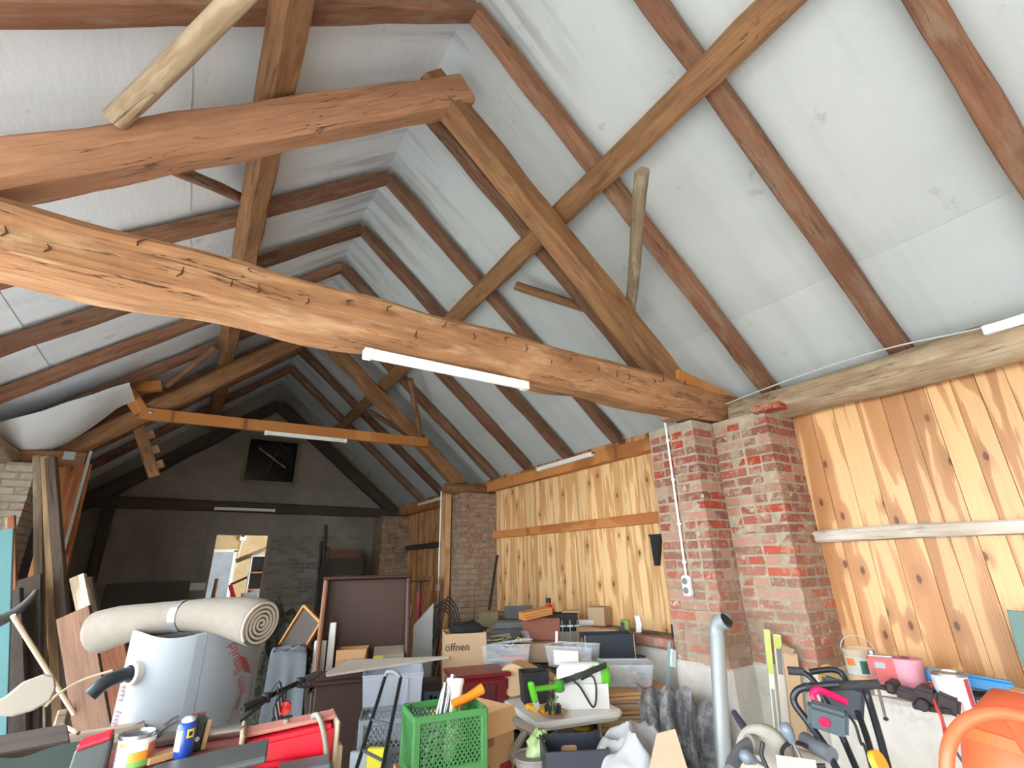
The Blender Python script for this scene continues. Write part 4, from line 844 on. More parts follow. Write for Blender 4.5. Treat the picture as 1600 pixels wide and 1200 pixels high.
o = boxthing('tall_locker', 'dark tall chest under the shallow wooden tray', 'chest', (2.62, 10.6, 0), (.7, .5, 1.857), .1, M_DARKBOARD)

# ------------------------------------------------------------------ tall carton, tubs, white folding table and what lies on it
oc = Vector((2.254, 4.350, 0.775)); rz = -0.477+.12
t = carton('moving_carton', 'tall tan moving carton with black lettering behind the stacked clear tubs', (oc.x-.04, oc.y, 0), (.36, .34, 1.13), rz, CARDL, False)
text_on('öffnen', .085, BLK, t, (-.075, -.176, 1.0), (PI/2, 0, 0)); text_on('heute', .07, BLK, t, (-.09, -.176, .82), (PI/2, 0, 0))
B().box((0, 0, 1.02), (.34, .32, .1)).build('filling', BLK, t)
o = B().blob((0, 0, .06), (.17, .15, .07), 9, .3, 3, 18, 12, .8).build('black_bundle', BLK, smooth=True); put(o, (oc.x, oc.y, 1.075)); tag(o, 'black cloth bundle stuffed into the tan moving carton', 'bundle')
tc = Vector((2.5, 3.63, 0)); ta = -.2
tb = thing('folding_table', 'white plastic folding table piled with garden and household things', 'table', (tc.x, tc.y, 0), ta+0.0)
TW, TL, TZ = .66, 1.5, .745
def rrect(w, h, r, n=5):
    out = []
    for cx, cy, a0 in ((w/2-r, h/2-r, 0), (-w/2+r, h/2-r, PI/2), (-w/2+r, -h/2+r, PI), (w/2-r, -h/2+r, 1.5*PI)):
        out += [(cx+r*math.cos(a0+PI/2*k/n), cy+r*math.sin(a0+PI/2*k/n)) for k in range(n+1)]
    return out
WTAB = P3(222, 224, 222, .4, var=.03, bump=.02)
B().prism(rrect(TW, TL, .07), .035, Matrix.Translation((0, 0, TZ-.035))).build('table_top', WTAB, tb, bevel=.008, seg=2)
B().prism(rrect(TW-.05, TL-.05, .05), .02, Matrix.Translation((0, 0, TZ-.055))).build('apron', P3(190, 192, 190, .5), tb)
TUB = P3(150, 158, 162, .4, .4)
for s in (-1, 1):
    for sx in (-1, 1): B().tube([(sx*.24, s*.52, TZ-.05), (sx*.26, s*.6, .02)], .014, 10).build('leg', TUB, tb, smooth=True)
    B().tube([(-.25, s*.56, .38), (.25, s*.56, .38)], .01, 8).build('cross_bar', TUB, tb); B().tube([(0, s*.2, TZ-.06), (0, s*.57, .38)], .009, 8).build('strut', TUB, tb)
def on(x, y, z=0):      # a spot on the table top
    c, s = math.cos(ta), math.sin(ta); return (tc.x+x*c-y*s, tc.y+x*s+y*c, TZ+.002+z)
a = ta
t = tub('clear_tub', 'lower clear tub of the pair stacked on the far table end', on(-.03, .47), .36, .3, .14, -.62, CLR, .9)
B().blob((0, 0, .06), (.14, .11, .05), 4, .3, 4, 14, 10, .7).build('contents', P3(150, 150, 146, .7), t)
t = tub('clear_tub', 'upper clear tub full of tangled cable on the far table end', on(-.06, .48, .145), .42, .34, .15, -.68, CLR, .9)
B().box((.05, -.05, .03), (.22, .1, .03)).build('red_pack', P3(206, 90, 100, .5), t); B().box((-.02, .02, .02), (.3, .24, .02)).build('papers', P3(170, 176, 182, .6), t)
t2 = t
t = thing('lid', 'clear lid lying askew on the upper clear tub', 'lid', on(-.03, .5, .31), -.5, rot=(.1, -.1, -.5)); B().tray(.34, .26, .02, .004, 1.05).build('lid_panel', CLR, t)
rb = random.Random(3)
for k in range(9):
    pts = [Vector((rb.uniform(-.16, .14), rb.uniform(-.12, .12), .1+rb.uniform(0, .09))) for _ in range(6)]
    B().tube(spline(pts), .005, 5).build('cable', (BLK, P3(190, 170, 60, .5), P3(60, 66, 70, .5), BLK)[k % 4], t2)
B().lathe([(.05, -.02), (.05, .02)], 18, Matrix.Translation((.06, .1, .2)) @ Matrix.Rotation(1.2, 4, 'X')).build('cable_reel', BLK, t2, bevel=.006)
# sprayer in its white carton
wx = on(.13, -.5); wrz = -0.679+.1
t = carton('white_carton', 'open white carton holding the green and white sprayer', wx, (.36, .24, .15), wrz, WHT, False)
sx = Vector(wx); sp_ = thing('sprayer', 'white pressure sprayer with green ends lying in the white carton', 'sprayer', (sx.x, sx.y, sx.z+.175), wrz)
Rx = Matrix.Rotation(PI/2, 4, 'Y')
B().lathe([(0, -.17), (.05, -.165), (.085, -.13), (.092, -.06), (.092, .12), (.085, .15)], 28, Rx).build('bottle', WHT, sp_, smooth=True)
GRN = P3(96, 196, 48, .35, var=.05); B().lathe([(.088, .14), (.09, .19), (.07, .21), (0, .21)], 28, Rx).build('green_cap', GRN, sp_, smooth=True)
B().tube([(-.05, -.094, .03), (.02, -.1, .045), (.1, -.07, .075)], .008, 6).build('green_stripe', GRN, sp_)
B().grid(lambda u, v: (-.2+u*.38, -.12-.03*math.sin(u*PI)+.0, -.02+.11*u+(v-.5)*.04), 16, 1, .004).build('strap', BLK, sp_)
B().tube(spline([(.0, -.1, .0), (.07, -.15, .03), (.09, -.16, -.05), (.06, -.17, -.15), (-.03, -.17, -.02), (-.12, -.16, .02), (-.22, -.2, -.06), (-.27, -.22, -.16)]), .007, 8).build('hose', BLK, sp_, smooth=True)
g0 = Vector((2.003, 2.970, 0.931)); g1 = Vector((2.253, 3.000, 0.915))
t = thing('spray_lance', 'bright green spray lance resting on the black bin and white carton', 'lance', (0, 0, 0))
B().bar(g0+Vector((.02, 0, .0)), g1, .026, .03).build('lance_body', GRN, t, bevel=.008); B().bar(g0+Vector((-.005, 0, .045)), g0+Vector((.03, 0, -.07)), .035, .045, (0, 1, 0)).build('grip', GRN, t, bevel=.01)
B().tube([g0+Vector((.03, 0, -.07)), g0+Vector((.045, 0, -.105))], .02, 10).build('nozzle', P3(206, 206, 200, .4), t); B().box(tuple(g1), (.06, .06, .07), (0, 0, .3)).build('valve', P3(60, 150, 40, .4), t, bevel=.012)
t = tub('black_bin', 'small black plastic bin beside the wood slice on the table', on(-.14, -.28), .2, .17, .2, -0.594+.2, BLK, .88, False)
o = B().lathe([(.0, -.02), (.105, -.02), (.112, 0), (.105, .02), (0, .02)], 26).build('wood_slice', plain('cut_wood', S(212, 180, 140), .8, var=.08, scale=5)); o.rotation_euler = (0, 0, 0); put(o, on(-.24, -.1, .112), rot=(PI/2-.25, 0, -0.548+.25)); tag(o, 'round slice of pale wood standing against the black bin', 'disc')
o = B().prism([(0, 0), (.26, -.02), (.27, .04), (.05, .06), (.0, .05)], .03).build('yellow_wedge', P3(222, 170, 44, .5), bevel=.004); put(o, on(-.27, -.42), -0.584-.9); tag(o, 'yellow plastic wedge on the near left table edge', 'wedge')
o = boxthing('brown_sheet', 'flat brown cardboard sheet under the spray lance', 'board', on(-.12, -.5), (.24, .2, .006), .3, CARD, 0)
t = thing('saucer', 'terracotta saucer with small dark seed pots on the near table corner', 'saucer', on(-.17, -.66, .007), 0)
B().lathe([(0, 0), (.07, 0), (.1, .022), (.095, .022), (.066, .006), (0, .006)], 26).build('dish', P3(206, 170, 136, .7), t, smooth=True)
for k in range(7):
    aa = k*.9; B().lathe([(0, 0), (.009, 0), (.013, .05), (.0, .046)], 8, Matrix.Translation((.045*math.cos(aa), .045*math.sin(aa), .008))).build('seed_pot', P3(54, 56, 66, .5), t)
B().tube(spline([(0, 0, .01), (.01, .01, .06), (.05, 0, .1)]), .006, 5).build('green_shoot', P3(80, 150, 50, .5), t)
t = thing('long_carton', 'long narrow brown carton with a white label lying across the table', 'box', on(.02, -.06, .09), rot=(.16, 0, ta+.42))
B().box((0, 0, 0), (.13, .62, .1)).build('carton', CARD, t, bevel=.003); B().box((-.067, -.12, .0), (.004, .2, .07)).build('paper_label', WHT, t); B().box((-.068, -.26, .0), (.004, .07, .09)).build('orange_print', P3(226, 160, 60, .5), t)
boxthing('carton_prop', 'dark tray under the long narrow carton', 'tray', on(.06, .12), (.2, .3, .035), ta+.3, BLK)
for k, (x, y, r) in enumerate(((-.27, .33, .9), (-.24, .27, .8))):
    t = thing('pruner', ('dark green pruner handle farther from the table front', 'dark green pruner handle nearer to the table front')[k], 'pruner', on(x, y, .012), -0.525+.15, 'pruners on the table')
    B().tube([(-.1, 0, 0), (.02, .01, .004), (.1, .0, .0)], [.013, .015, .011], 8).build('handle', P3(24, 96, 50, .4), t, smooth=True); B().tube([(.1, 0, 0), (.16, .01, 0)], .006, 6).build('blade', M_STEEL, t)
t = thing('secateurs', 'small dark green secateurs leaning on the tan moving carton', 'secateurs', (oc.x+.1, oc.y-.24, .86), rot=(0, -.7, rz))
t.location = on(-.3, .5, .06); 
B().tube([(-.07, 0, .0), (.07, 0, .02)], .009, 6).build('handle', P3(24, 84, 50, .4), t); B().tube([(-.07, 0, -.02), (.07, 0, -.02)], .009, 6).build('handle', P3(24, 84, 50, .4), t)
t = thing('potted_seedling', 'small leafy seedling in a dark pot at the far left table corner', 'plant', on(-.27, .42))
B().lathe([(.025, 0), (.035, .05), (.03, .05), (0, .042)], 12).build('pot', BLK, t)
for k in range(6):
    aa = k*1.05; B().grid(lambda u, v: ((.01+.06*u)*math.cos(aa)-(v-.5)*.04*math.sin(PI*u)*math.sin(aa), (.01+.06*u)*math.sin(aa)+(v-.5)*.04*math.sin(PI*u)*math.cos(aa), .06+.04*math.sin(u*2)+.01*k), 5, 2, .001).build('leaf', P3(70, 120, 40, .5), t)
t = thing('grey_pouch', 'crumpled grey cloth pouch between pruners and clear tubs', 'pouch', on(-.1, .22)); B().blob((0, 0, .05), (.09, .07, .055), 12, .3, 3, 16, 12, .85).build('pouch', P3(128, 130, 132, .8), t, smooth=True)
o = B().blob((0, 0, .035), (.2, .09, .04), 15, .3, 3, 20, 12, .8).build('rag', P3(122, 118, 98, .9), smooth=True); put(o, on(.2, .32), ta+.5); tag(o, 'crumpled olive rag behind the long narrow carton', 'rag')
o = boxthing('grey_folder', 'grey folder lying flat behind the sprayer', 'folder', on(.21, .02), (.2, .3, .02), ta-.3, GRY)
# maroon box, carton and green crate in front
mb_ = Vector((2.044, 3.750, 0.742)); t = thing('maroon_stove', 'maroon enamelled iron box with a relief panel under the table edge', 'stove', (mb_.x-.02, mb_.y, 0), -0.501+.25)
MAR = P3(112, 26, 34, .35, var=.1)
B().box((0, 0, .6), (.42, .32, .6)).build('body', MAR, t, bevel=.02, seg=2); B().box((-.02, -.165, .66), (.26, .012, .4)).build('relief_panel', P3(92, 24, 30, .5, scale=30, bump=1, var=.4), t, bevel=.006); B().box((0, 0, .915), (.46, .36, .03)).build('top_plate', MAR, t, bevel=.01)
for sx in (-1, 1):
    for sy in (-1, 1): B().tube([(sx*.17, sy*.12, .31), (sx*.19, sy*.14, .0)], [.03, .02], 8).build('leg', MAR, t)
bc = Vector((1.474, 2.800, 0.870)); t = carton('brown_carton', 'tall brown carton with red print right behind the green crate', (bc.x+.04, bc.y+.05, 0), (.34, .32, .93), -0.489+.75, CARD, True)
B().box((.1, -.163, .62), (.09, .004, .12)).build('red_print', P3(140, 40, 40, .6), t); B().box((-.02, -.163, .8), (.05, .003, .05)).build('printed_mark', P3(140, 96, 64, .7), t)
gc = Vector((1.161, 2.500, 0.931)); gz = 0.80; GC = P3(64, 126, 68, .45, var=.08)
crate('green_crate', 'green plastic lattice crate holding pipes and an orange tool', (gc.x+.02, gc.y+.02, gz), .36, .27, .25, -0.430+.28, GC, None, 16)
carton('support_carton', 'brown carton standing under the green crate', (gc.x+.02, gc.y+.02, 0), (.4, .32, gz-.003), -0.430+.28, CARD, False)
B().box((0, 0, gz-.012), (.385, .305, .01)).build('closed_lid', CARD, bpy.data.objects['support_carton'])
def incrate(dx, dy, dz=.014):
    r = -0.430+.28; return Vector((gc.x+.02+dx*math.cos(r)-dy*math.sin(r), gc.y+.02+dx*math.sin(r)+dy*math.cos(r), gz+dz))
q = incrate(.03, .02); o = B().lathe([(.032, 0), (.036, .06), (.04, .3), (.046, .33), (.042, .34), (.034, .3), (0, .3)], 20).build('white_tube', WHT, smooth=True); put(o, q, rot=(-.1, .15, 0)); tag(o, 'white plastic tube standing in the green crate', 'tube')
for k, (dx, l, r_) in enumerate(((-.06, .34, .012), (-.035, .37, .016), (-.08, .31, .011))):
    o = B().tube([(0, 0, 0), (.0, 0, l)], r_, 10).build('metal_pipe', P3(120, 124, 126, .3, .8), smooth=True); put(o, incrate(dx, .03*k-.03), rot=(-.1, .22+.06*k, 0)); tag(o, ('thin', 'tallest', 'shortest')[k]+' metal pipe standing in the green crate', 'pipe', 'metal pipes in the green crate')
t = thing('orange_tool', 'orange hose gun lying over the rim of the green crate', 'tool', incrate(.12, .0, .27), -0.442+.3); B().tube([(-.08, 0, -.02), (.0, 0, .0), (.08, 0, .03)], [.022, .02, .026], 12).build('barrel', P3(236, 128, 30, .4), t, smooth=True); B().tube([(-.06, 0, -.02), (-.08, .02, -.16)], .016, 8).build('grip', P3(90, 160, 60, .4), t)
B().tube([(.08, 0, .03), (.083, 0, .031)], .02, 12).build('mouth', P3(150, 70, 20, .5), t)
# dark jumble under the table front
o = B().blob((0, 0, .3), (.3, .26, .36), 21, .25, 2.5, 26, 20, .74).build('dark_cloth_heap', P3(40, 42, 46, .8), smooth=True); put(o, (1.93, 3.08, 0)); tag(o, 'heap of dark cloth under the near end of the folding table', 'cloth')
t = thing('teal_can', 'small teal watering can spout between carton and dark cloth', 'can', (1.673, 2.850, 0.840)); B().lathe([(0, 0), (.035, .0), (.04, .04), (.03, .07), (.0, .075)], 16, Matrix.Rotation(1.0, 4, 'Y')).build('rose', P3(30, 150, 160, .4), t, smooth=True); B().tube([(0, 0, .0), (-.06, .05, -.1)], .014, 8).build('spout', P3(30, 140, 150, .4), t)
t.location.z -= .01
bk_ = Vector((1.617, 2.350, 0.771)); t = thing('beige_bucket', 'beige bucket with a green plastic bag below the table corner', 'bucket', (bk_.x, bk_.y+.05, 0)); bz = bk_.z+.03
B().lathe([(.07, 0), (.085, bz-.04), (.1, bz), (.094, bz), (.08, bz-.05), (0, bz-.06)], 24).build('pail', P3(150, 140, 122, .6), t, smooth=True); B().lathe([(.09, bz-.03), (.1, bz-.025), (.1, bz-.01), (.09, bz-.005)], 24).build('rim_band', P3(126, 122, 124, .6), t)
o = B().blob((0, 0, .05), (.055, .045, .08), 31, .3, 3, 20, 16, .8).build('green_bag', P3(150, 172, 120, .35, var=.15), smooth=True); put(o, (bk_.x+.015, bk_.y+.05, bz-.03), rot=(0, .3, 0)); tag(o, 'pale green plastic bag stuffed in the beige bucket', 'bag')
t = thing('garden_fork', 'dusty grey plastic carrying frame under the table', 'frame', (1.778, 2.650, 0.793), -0.596); GP = P3(138, 128, 118, .6)
B().bar((-.12, 0, .08), (.06, 0, .0), .05, .05).build('bar', GP, t, bevel=.02); B().bar((-.02, 0, .04), (-.12, 0, -.1), .04, .04, (0, 1, 0)).build('bar', GP, t, bevel=.015); B().bar((.03, 0, .02), (-.03, 0, -.14), .04, .04, (0, 1, 0)).build('bar', GP, t, bevel=.015); B().bar((-.12, 0, -.1), (-.03, 0, -.14), .04, .04, (0, 1, 0)).build('bar', GP, t, bevel=.015); B().tube([(-.03, 0, -.14), (.0, .05, -.85)], .02, 8).build('stem', GP, t)
bx = Vector((1.721, 2.145, 0.863)); t = tub('black_box', 'black open box with a hand hole and a white glove', (bx.x, bx.y+.06, 0), .3, .26, bx.z+.02, -0.688+.2, P3(34, 40, 52, .5), .98, False, t=.012)
B().prism(rrect(.08, .03, .014), .004, Matrix.Translation((.0, .119, bx.z-.045)) @ Matrix.Rotation(PI/2, 4, 'X')).build('hand_hole', CARD, t)
B().box((0, 0, bx.z-.13), (.26, .22, .02)).build('inner_floor', P3(30, 34, 44, .6), t)
gl = thing('work_glove', 'white work glove with a red cuff lying in the black box', 'glove', (bx.x-.06, bx.y+.03, bx.z-.105), -0.667-.5, rot=(.35, 0, -0.667+.6))
B().blob((0, 0, .03), (.045, .055, .022), 2, .1, 2, 16, 12).build('palm', WHT, gl, smooth=True)
for k in range(4): B().tube(spline([(-.03+.02*k, .04, .03), (-.036+.023*k, .075, .045), (-.04+.026*k, .1-.01*abs(k-1.5), .035)]), [.011]*12+[.008], 8).build('finger', WHT, gl, smooth=True)
B().tube(spline([(-.035, -.01, .03), (-.065, .015, .045), (-.075, .045, .05)]), .012, 8).build('thumb', WHT, gl, smooth=True)
B().tube([(0, -.05, .03), (.0, -.1, .028)], [.036, .042], 14).build('cuff', P3(206, 70, 70, .7), gl, smooth=True)
cl = Vector((1.928, 1.961, 0.901))
def crumple(name, lab, loc, w, d, h, rz, mat, seed, cat='cloth'):
    def fn(u, v):
        x, y = (u-.5)*2, (v-.5)*2; q = Vector((x*1.3+seed, y*1.3, seed*.7)); r = min(1, math.hypot(x, y)**1.2)
        rd = (1-abs(noise.noise(q*1.1))*2.2)*.5+(1-abs(noise.noise(q*2.3))*2)*.22
        z = h*(1-r**3)*(.62+.5*rd)+.03*rd
        s = Vector((noise.noise(q*1.7+Vector((3, 1, 0))), noise.noise(q*1.7+Vector((0, 5, 2))), 0))*.16
        return ((x+s.x)*w/2, (y+s.y)*d/2, max(.004, z))
    o = B().grid(fn, 60, 60).build(name, mat, smooth=True); put(o, loc, rz); return tag(o, lab, cat)
crumple('grey_cloth', 'crumpled light grey cloth heap before the galvanised pipe', (cl.x, cl.y+.05, cl.z-.2), .46, .42, .27, -0.794, P3(150, 152, 155, .75, var=.05), 3.3)
boxthing('cloth_chest', 'cardboard box below the grey cloth heap', 'box', (cl.x, cl.y+.05, 0), (.44, .4, cl.z-.203), -0.794, CARD)
o = B().add([(-.1, 0, -.14), (.12, -.03, -.16), (.06, .0, .1), (-.02, .03, .08), (-.1, .006, -.14), (.12, -.024, -.16), (.06, .006, .1), (-.02, .036, .08)], [(0, 1, 2, 3), (7, 6, 5, 4), (0, 4, 5, 1), (1, 5, 6, 2), (2, 6, 7, 3), (3, 7, 4, 0)]).build('carton_flap', CARDG); put(o, (1.816, 1.718, 0.926), rot=(-.3, 0, -0.835)); tag(o, 'loose tan cardboard flap leaning on the grey cloth heap', 'cardboard')

ub = Vector((2.699, 3.411, 0.496)); uh = min(.66, ub.z)
t = carton('barcode_carton', 'pale carton with a printed barcode under the folding table', (ub.x, ub.y, 0), (.32, .22, uh), -0.679-.35, CARDL, False)
B().box((0, 0, uh-.006), (.31, .21, .008)).build('closed_lid', CARDL, t)
B().box((0, -.112, uh-.1), (.24, .003, .13)).build('white_label', WHT, t)
for k in range(9): B().box((-.09+k*.022, -.1145, uh-.1), (.006+.004*(k % 3), .003, .1)).build('barcode_bar', BLK, t)
o = B().blob((0, 0, .02), (.07, .05, .022), 61, .2, 3, 16, 10, .8).build('yellow_pack', P3(222, 196, 50, .5), smooth=True); put(o, (ub.x+.04, ub.y-.03, uh+.001), -0.685); tag(o, 'small yellow pack lying on the barcode carton', 'pack')
# ------------------------------------------------------------------ cardboard pile, work bench along the boards, clear bins
cs = Vector((3.02, 3.2, 0)); rb = random.Random(11); zc = 0
nC = 15
ORD = ['lowest', 'second', 'third', 'fourth', 'fifth', 'sixth', 'seventh', 'eighth', 'ninth', 'tenth', 'eleventh', 'twelfth', 'thirteenth', 'fourteenth', 'topmost']
for k in range(nC):
    th = rb.uniform(.045, .06); d = (rb.uniform(.5, .62), rb.uniform(.38, .46))
    def fn(u, v, d=d, k=k): return ((u-.5)*d[0], (v-.5)*d[1], .008*math.sin(u*PI*1.0+k)*math.sin(v*3)+.004*noise.noise(Vector((u*3, v*3, k))))
    t = thing('flattened_carton', ORD[k]+' flattened brown carton of the pile between table and pier', 'cardboard', (cs.x+rb.uniform(-.03, .05), cs.y+rb.uniform(-.03, .03), zc), -.55+rb.uniform(-.12, .12), 'flattened cartons in the pile')
    m = (CARD, CARDG, CARD, CARDL)[k % 4]
    B().grid(lambda u, v: Vector(fn(u, v))+Vector((0, 0, th*.42)), 8, 6, th*.4).build('lower_layer', m, t); B().grid(lambda u, v: Vector(fn(u, v))+Vector((.012, .01, th*.92)), 8, 6, th*.42).build('upper_layer', m, t)
    zc += th+.002
wbz = .86
wb_ = thing('work_bench', 'long wooden work bench under the middle boards buried in boxes', 'table', (3.34, 5.0, 0))
B().box((0, 0, wbz-.025), (.86, 2.7, .05)).build('bench_top', M_GREYD, wb_, bevel=.004)
for sx in (-.36, .36):
    for sy in (-1.25, 0, 1.25): B().box((sx, sy, (wbz-.05)/2), (.07, .07, wbz-.05)).build('leg', M_GREYD, wb_)
B().box((0, 0, .3), (.8, 2.6, .03)).build('lower_shelf', M_GREYD, wb_)
W = lambda p, z=0: (p[0], p[1], wbz+.002+z)
b1 = W((2.908, 3.598, 0.900)); t = tub('clear_bin', 'clear bin with a blank white card on its side on the bench', (b1[0]+.05, b1[1]+.12, b1[2]), .42, .26, .16, -1.0, CLR, .9)
B().box((-.02, -.134, .075), (.22, .004, .11)).build('card_label', WHT, t); B().blob((0, 0, .06), (.16, .09, .05), 6, .3, 3, 14, 10, .8).build('contents', P3(130, 110, 96, .8), t)
t = tub('clear_bin', 'clear bin of small hardware standing on the cardboard pile', (cs.x+.02, cs.y-.02, zc+.004), .4, .27, .15, -0.755+.1, CLR, .88)
for k in range(14): B().box((rb.uniform(-.13, .13), rb.uniform(-.08, .08), .03+rb.uniform(0, .04)), (.06, .04, .03), (rb.random(), rb.random(), rb.random()*3)).build('hardware_pack', (P3(150, 152, 156, .4), P3(196, 150, 126, .6), P3(110, 120, 132, .5))[k % 3], t)
def handbox(name, lab, loc, w, d, h, rz, mat, lean=0):
    t = tub(name, lab, loc, w, d, h, rz, mat, 1, False, t=.012, cat='box')
    for s in (-1, 1): B().prism(rrect(.09, .035, .016), .003, Matrix.Translation((s*(w/2+.0005), 0, h*.72)) @ Matrix.Rotation(PI/2, 4, 'Z') @ Matrix.Rotation(PI/2, 4, 'X') @ Matrix.Translation((0, 0, -.0015))).build('hand_hole', CARD, t)
    for s in (-1, 1): B().box((s*(w/2-.003), -d/2-.001, h/2), (.008, .004, h)).build('bare_edge', CARDL, t)
    return t
NAVY = P3(40, 50, 62, .5)
b2 = (3.321, 3.713, 0.870); handbox('navy_box', 'dark navy box with a hand hole behind the clear bins', (b2[0]+.12, b2[1]+.1, wbz+.002), .46, .26, .2, -0.737+.22, NAVY)
b3 = (3.540, 4.666, 1.000); boxthing('drawer_case', 'pale grey drawer case under the black box with the red bottle', 'case', (b3[0]+.02, b3[1]+.08, wbz+.002), (.46, .28, .13), -0.648+.1, P3(176, 174, 162, .6))
bb = handbox('black_hand_box', 'black box with a hand hole on the pale drawer case', (b3[0]+.02, b3[1]+.08, wbz+.136), .46, .26, .17, -0.648+.16, BLK)
B().box((0, 0, .02), (.42, .22, .1)).build('filling', DGRY, bb)
rbp = Vector((b3[0]-.05, b3[1]+.11, wbz+.136+.075))
t = thing('red_bottle', 'red plastic bottle with a black cap standing in the black box', 'bottle', rbp, -0.639); B().lathe([(0, 0), (.046, 0), (.05, .02), (.05, .13), (.04, .17), (.024, .19), (.024, .2)], 20, sx=1, sy=.7).build('bottle', P3(206, 28, 32, .25), t, smooth=True); B().lathe([(.03, .2), (.03, .25), (0, .252)], 14).build('cap', BLK, t, smooth=True); B().box((-.0, -.036, .13), (.03, .004, .04)).build('bottle_print', P3(236, 200, 196, .5), t)
o = boxthing('tan_book', 'tan book lying open on the black box rim', 'book', (b3[0]+.16, b3[1]-.02, wbz+.31), (.2, .16, .02), -0.667, CARDL, .003)
o = boxthing('green_carton', 'small green carton on the ledge before the navy box', 'box', (3.9, 4.02, 1.03), (.09, .07, .1), -0.737-.2, P3(120, 150, 60, .5)); B().box((-.02, -.036, .05), (.04, .004, .06)).build('dark_print', BLK, o)
o = B().prism([(0, 0), (.06, 0), (.055, .04), (.07, .06), (.05, .15), (0, .15), (.01, .07)], .03).build('white_holder', WHT, bevel=.004); put(o, (3.88, 3.86, 1.03), rot=(PI/2, 0, -0.752)); tag(o, 'white plastic holder on the ledge right of the green carton', 'holder')
t = thing('ledge_crate', 'pale brown wooden crate lying along the ledge', 'crate', (3.64, 4.12, wbz+.002), -0.737-.55); B().box((0, 0, .1), (.5, .12, .2)).build('crate_body', P3(186, 150, 122, .8), t, bevel=.005); B().box((.235, 0, .1), (.03, .125, .205)).build('end_board', M_BROWN, t)
o = boxthing('cube_carton', 'plain beige cube carton on the ledge against the pine boards', 'box', (3.98, 4.5, 1.03), (.2, .2, .19), -0.732-.35, CARDL)
t = thing('paper_roll', 'white paper roll lying on the ledge left of the cube carton', 'roll', (3.850, 4.524, 1.026), -0.703+.3); t.location.z = 1.063; B().tube([(-.14, 0, 0), (.12, 0, 0)], .035, 16).build('roll', WHT, t, smooth=True); B().tube([(.12, 0, 0), (.122, 0, 0)], .026, 14).build('core_hole', BLK, t)
t = thing('battery_charger', 'black charger box with a red lead on the ledge by the brick pier', 'charger', (3.9, 3.3, 1.03), -0.839+.2); B().box((0, 0, .055), (.17, .13, .11)).build('case', P3(40, 48, 58, .5), t, bevel=.006); B().box((.12, .02, .09), (.1, .12, .18)).build('raised_case', BLK, t, bevel=.006)
B().tube(spline([(.07, -.07, .12), (.04, -.08, .04), (.06, -.1, .0), (-.02, -.12, .0), (-.1, -.08, .01)]), .005, 6).build('red_lead', P3(206, 60, 50, .4), t)
t = thing('knife', 'dark folding tool lying on the ledge before the charger', 'tool', (3.860, 3.659, 1.037), -0.811); t.location.z = 1.032; B().box((0, 0, .012), (.16, .035, .022), (0, 0, .1)).build('handle', P3(58, 58, 60, .5), t, bevel=.008); B().box((-.12, -.01, .008), (.1, .02, .006), (0, 0, .2)).build('blade', P3(100, 102, 106, .3, .7), t)
for k, (x, y) in enumerate(((874, 1000), (881, 1001), (888, 1002))):
    q = (3.515, 4.576, 0.900); t = thing('screw_clamp', ('left', 'middle', 'right')[k]+' steel screw clamp standing before the black box', 'clamp', (q[0]+.07*k, q[1]-.045*k, wbz+.002), -0.655, 'screw clamps on the bench')
    B().tube([(0, 0, 0), (0, 0, .22)], .007, 6).build('bar', M_STEEL, t); B().box((.0, 0, .19), (.07, .016, .016)).build('jaw', M_STEEL, t); B().tube([(0, 0, .2), (0, 0, .245)], .011, 8).build('knob', M_STEEL, t); B().box((0, 0, .012), (.05, .04, .024)).build('foot', M_STEEL, t)
q = (2.945, 3.941, 0.870); o = B().tube([(0, 0, 0), (.03, .02, .24)], .014, 10).build('white_stick', WHT, smooth=True); put(o, W(q)); tag(o, 'slim white stick standing left of the carded clear bin', 'stick')
q = (2.785, 3.994, 0.870); carton('wide_carton', 'wide brown carton with tape under the reddish brown board', (q[0]+.1, q[1]+.12, wbz+.002), (.4, .28, .15), -0.610, CARDG, False)
B().box((0, 0, .145), (.39, .27, .006)).build('closed_lid', CARDG, bpy.data.objects['wide_carton'])
o = boxthing('brown_board', 'reddish brown board standing slanted on the wide carton', 'panel', (q[0]+.13, q[1]+.14, wbz+.155), (.36, .02, .2), -0.610-.02, P3(120, 70, 54, .5)); o.rotation_euler = (-.35, .06, -0.610)
for k in range(3):
    o = boxthing('orange_board', ('lowest', 'middle', 'topmost')[k]+' orange brown board on the reddish brown board', 'board', (q[0]+.12, q[1]+.2, wbz+.35+k*.022), (.3, .14, .02), -0.596+.5-.06*k, P3(196, 136, 74, .5), .003, 'orange brown boards'); o.rotation_euler = (.02, -.12, -0.596+.5-.06*k)
GB = P3(104, 112, 114, .5)
q = (3.700, 5.413, 1.041)
boxthing('grey_case', 'flat grey case at the back of the bench', 'case', (3.44, 5.5, wbz+.002), (.46, .34, .1), -0.596, GB); boxthing('grey_case', 'upper grey case stacked on the flat grey case', 'case', (3.46, 5.52, wbz+.104), (.42, .28, .07), -0.602+.1, P3(126, 134, 136, .5))
o = boxthing('binder', 'dark grey binder leaning against the pine boards', 'binder', (3.62, 5.6, wbz+.176), (.36, .05, .16), -0.603+.05, P3(92, 98, 98, .5)); o.rotation_euler = (-.5, 0, -0.603+.05)
o = B().blob((0, 0, .05), (.22, .16, .07), 51, .4, 4, 22, 14, .8).build('wire_heap', P3(150, 132, 118, .7, var=.3, scale=12), smooth=True); put(o, W((3.2, 5.6)), .3); tag(o, 'tangled heap of brownish wire on the bench', 'wire')
o = boxthing('mossy_carton', 'old stained carton beside the brown brick pier', 'box', (3.5, 6.15, wbz+.002), (.26, .24, .24), -0.537, P3(146, 136, 104, .8, var=.2))
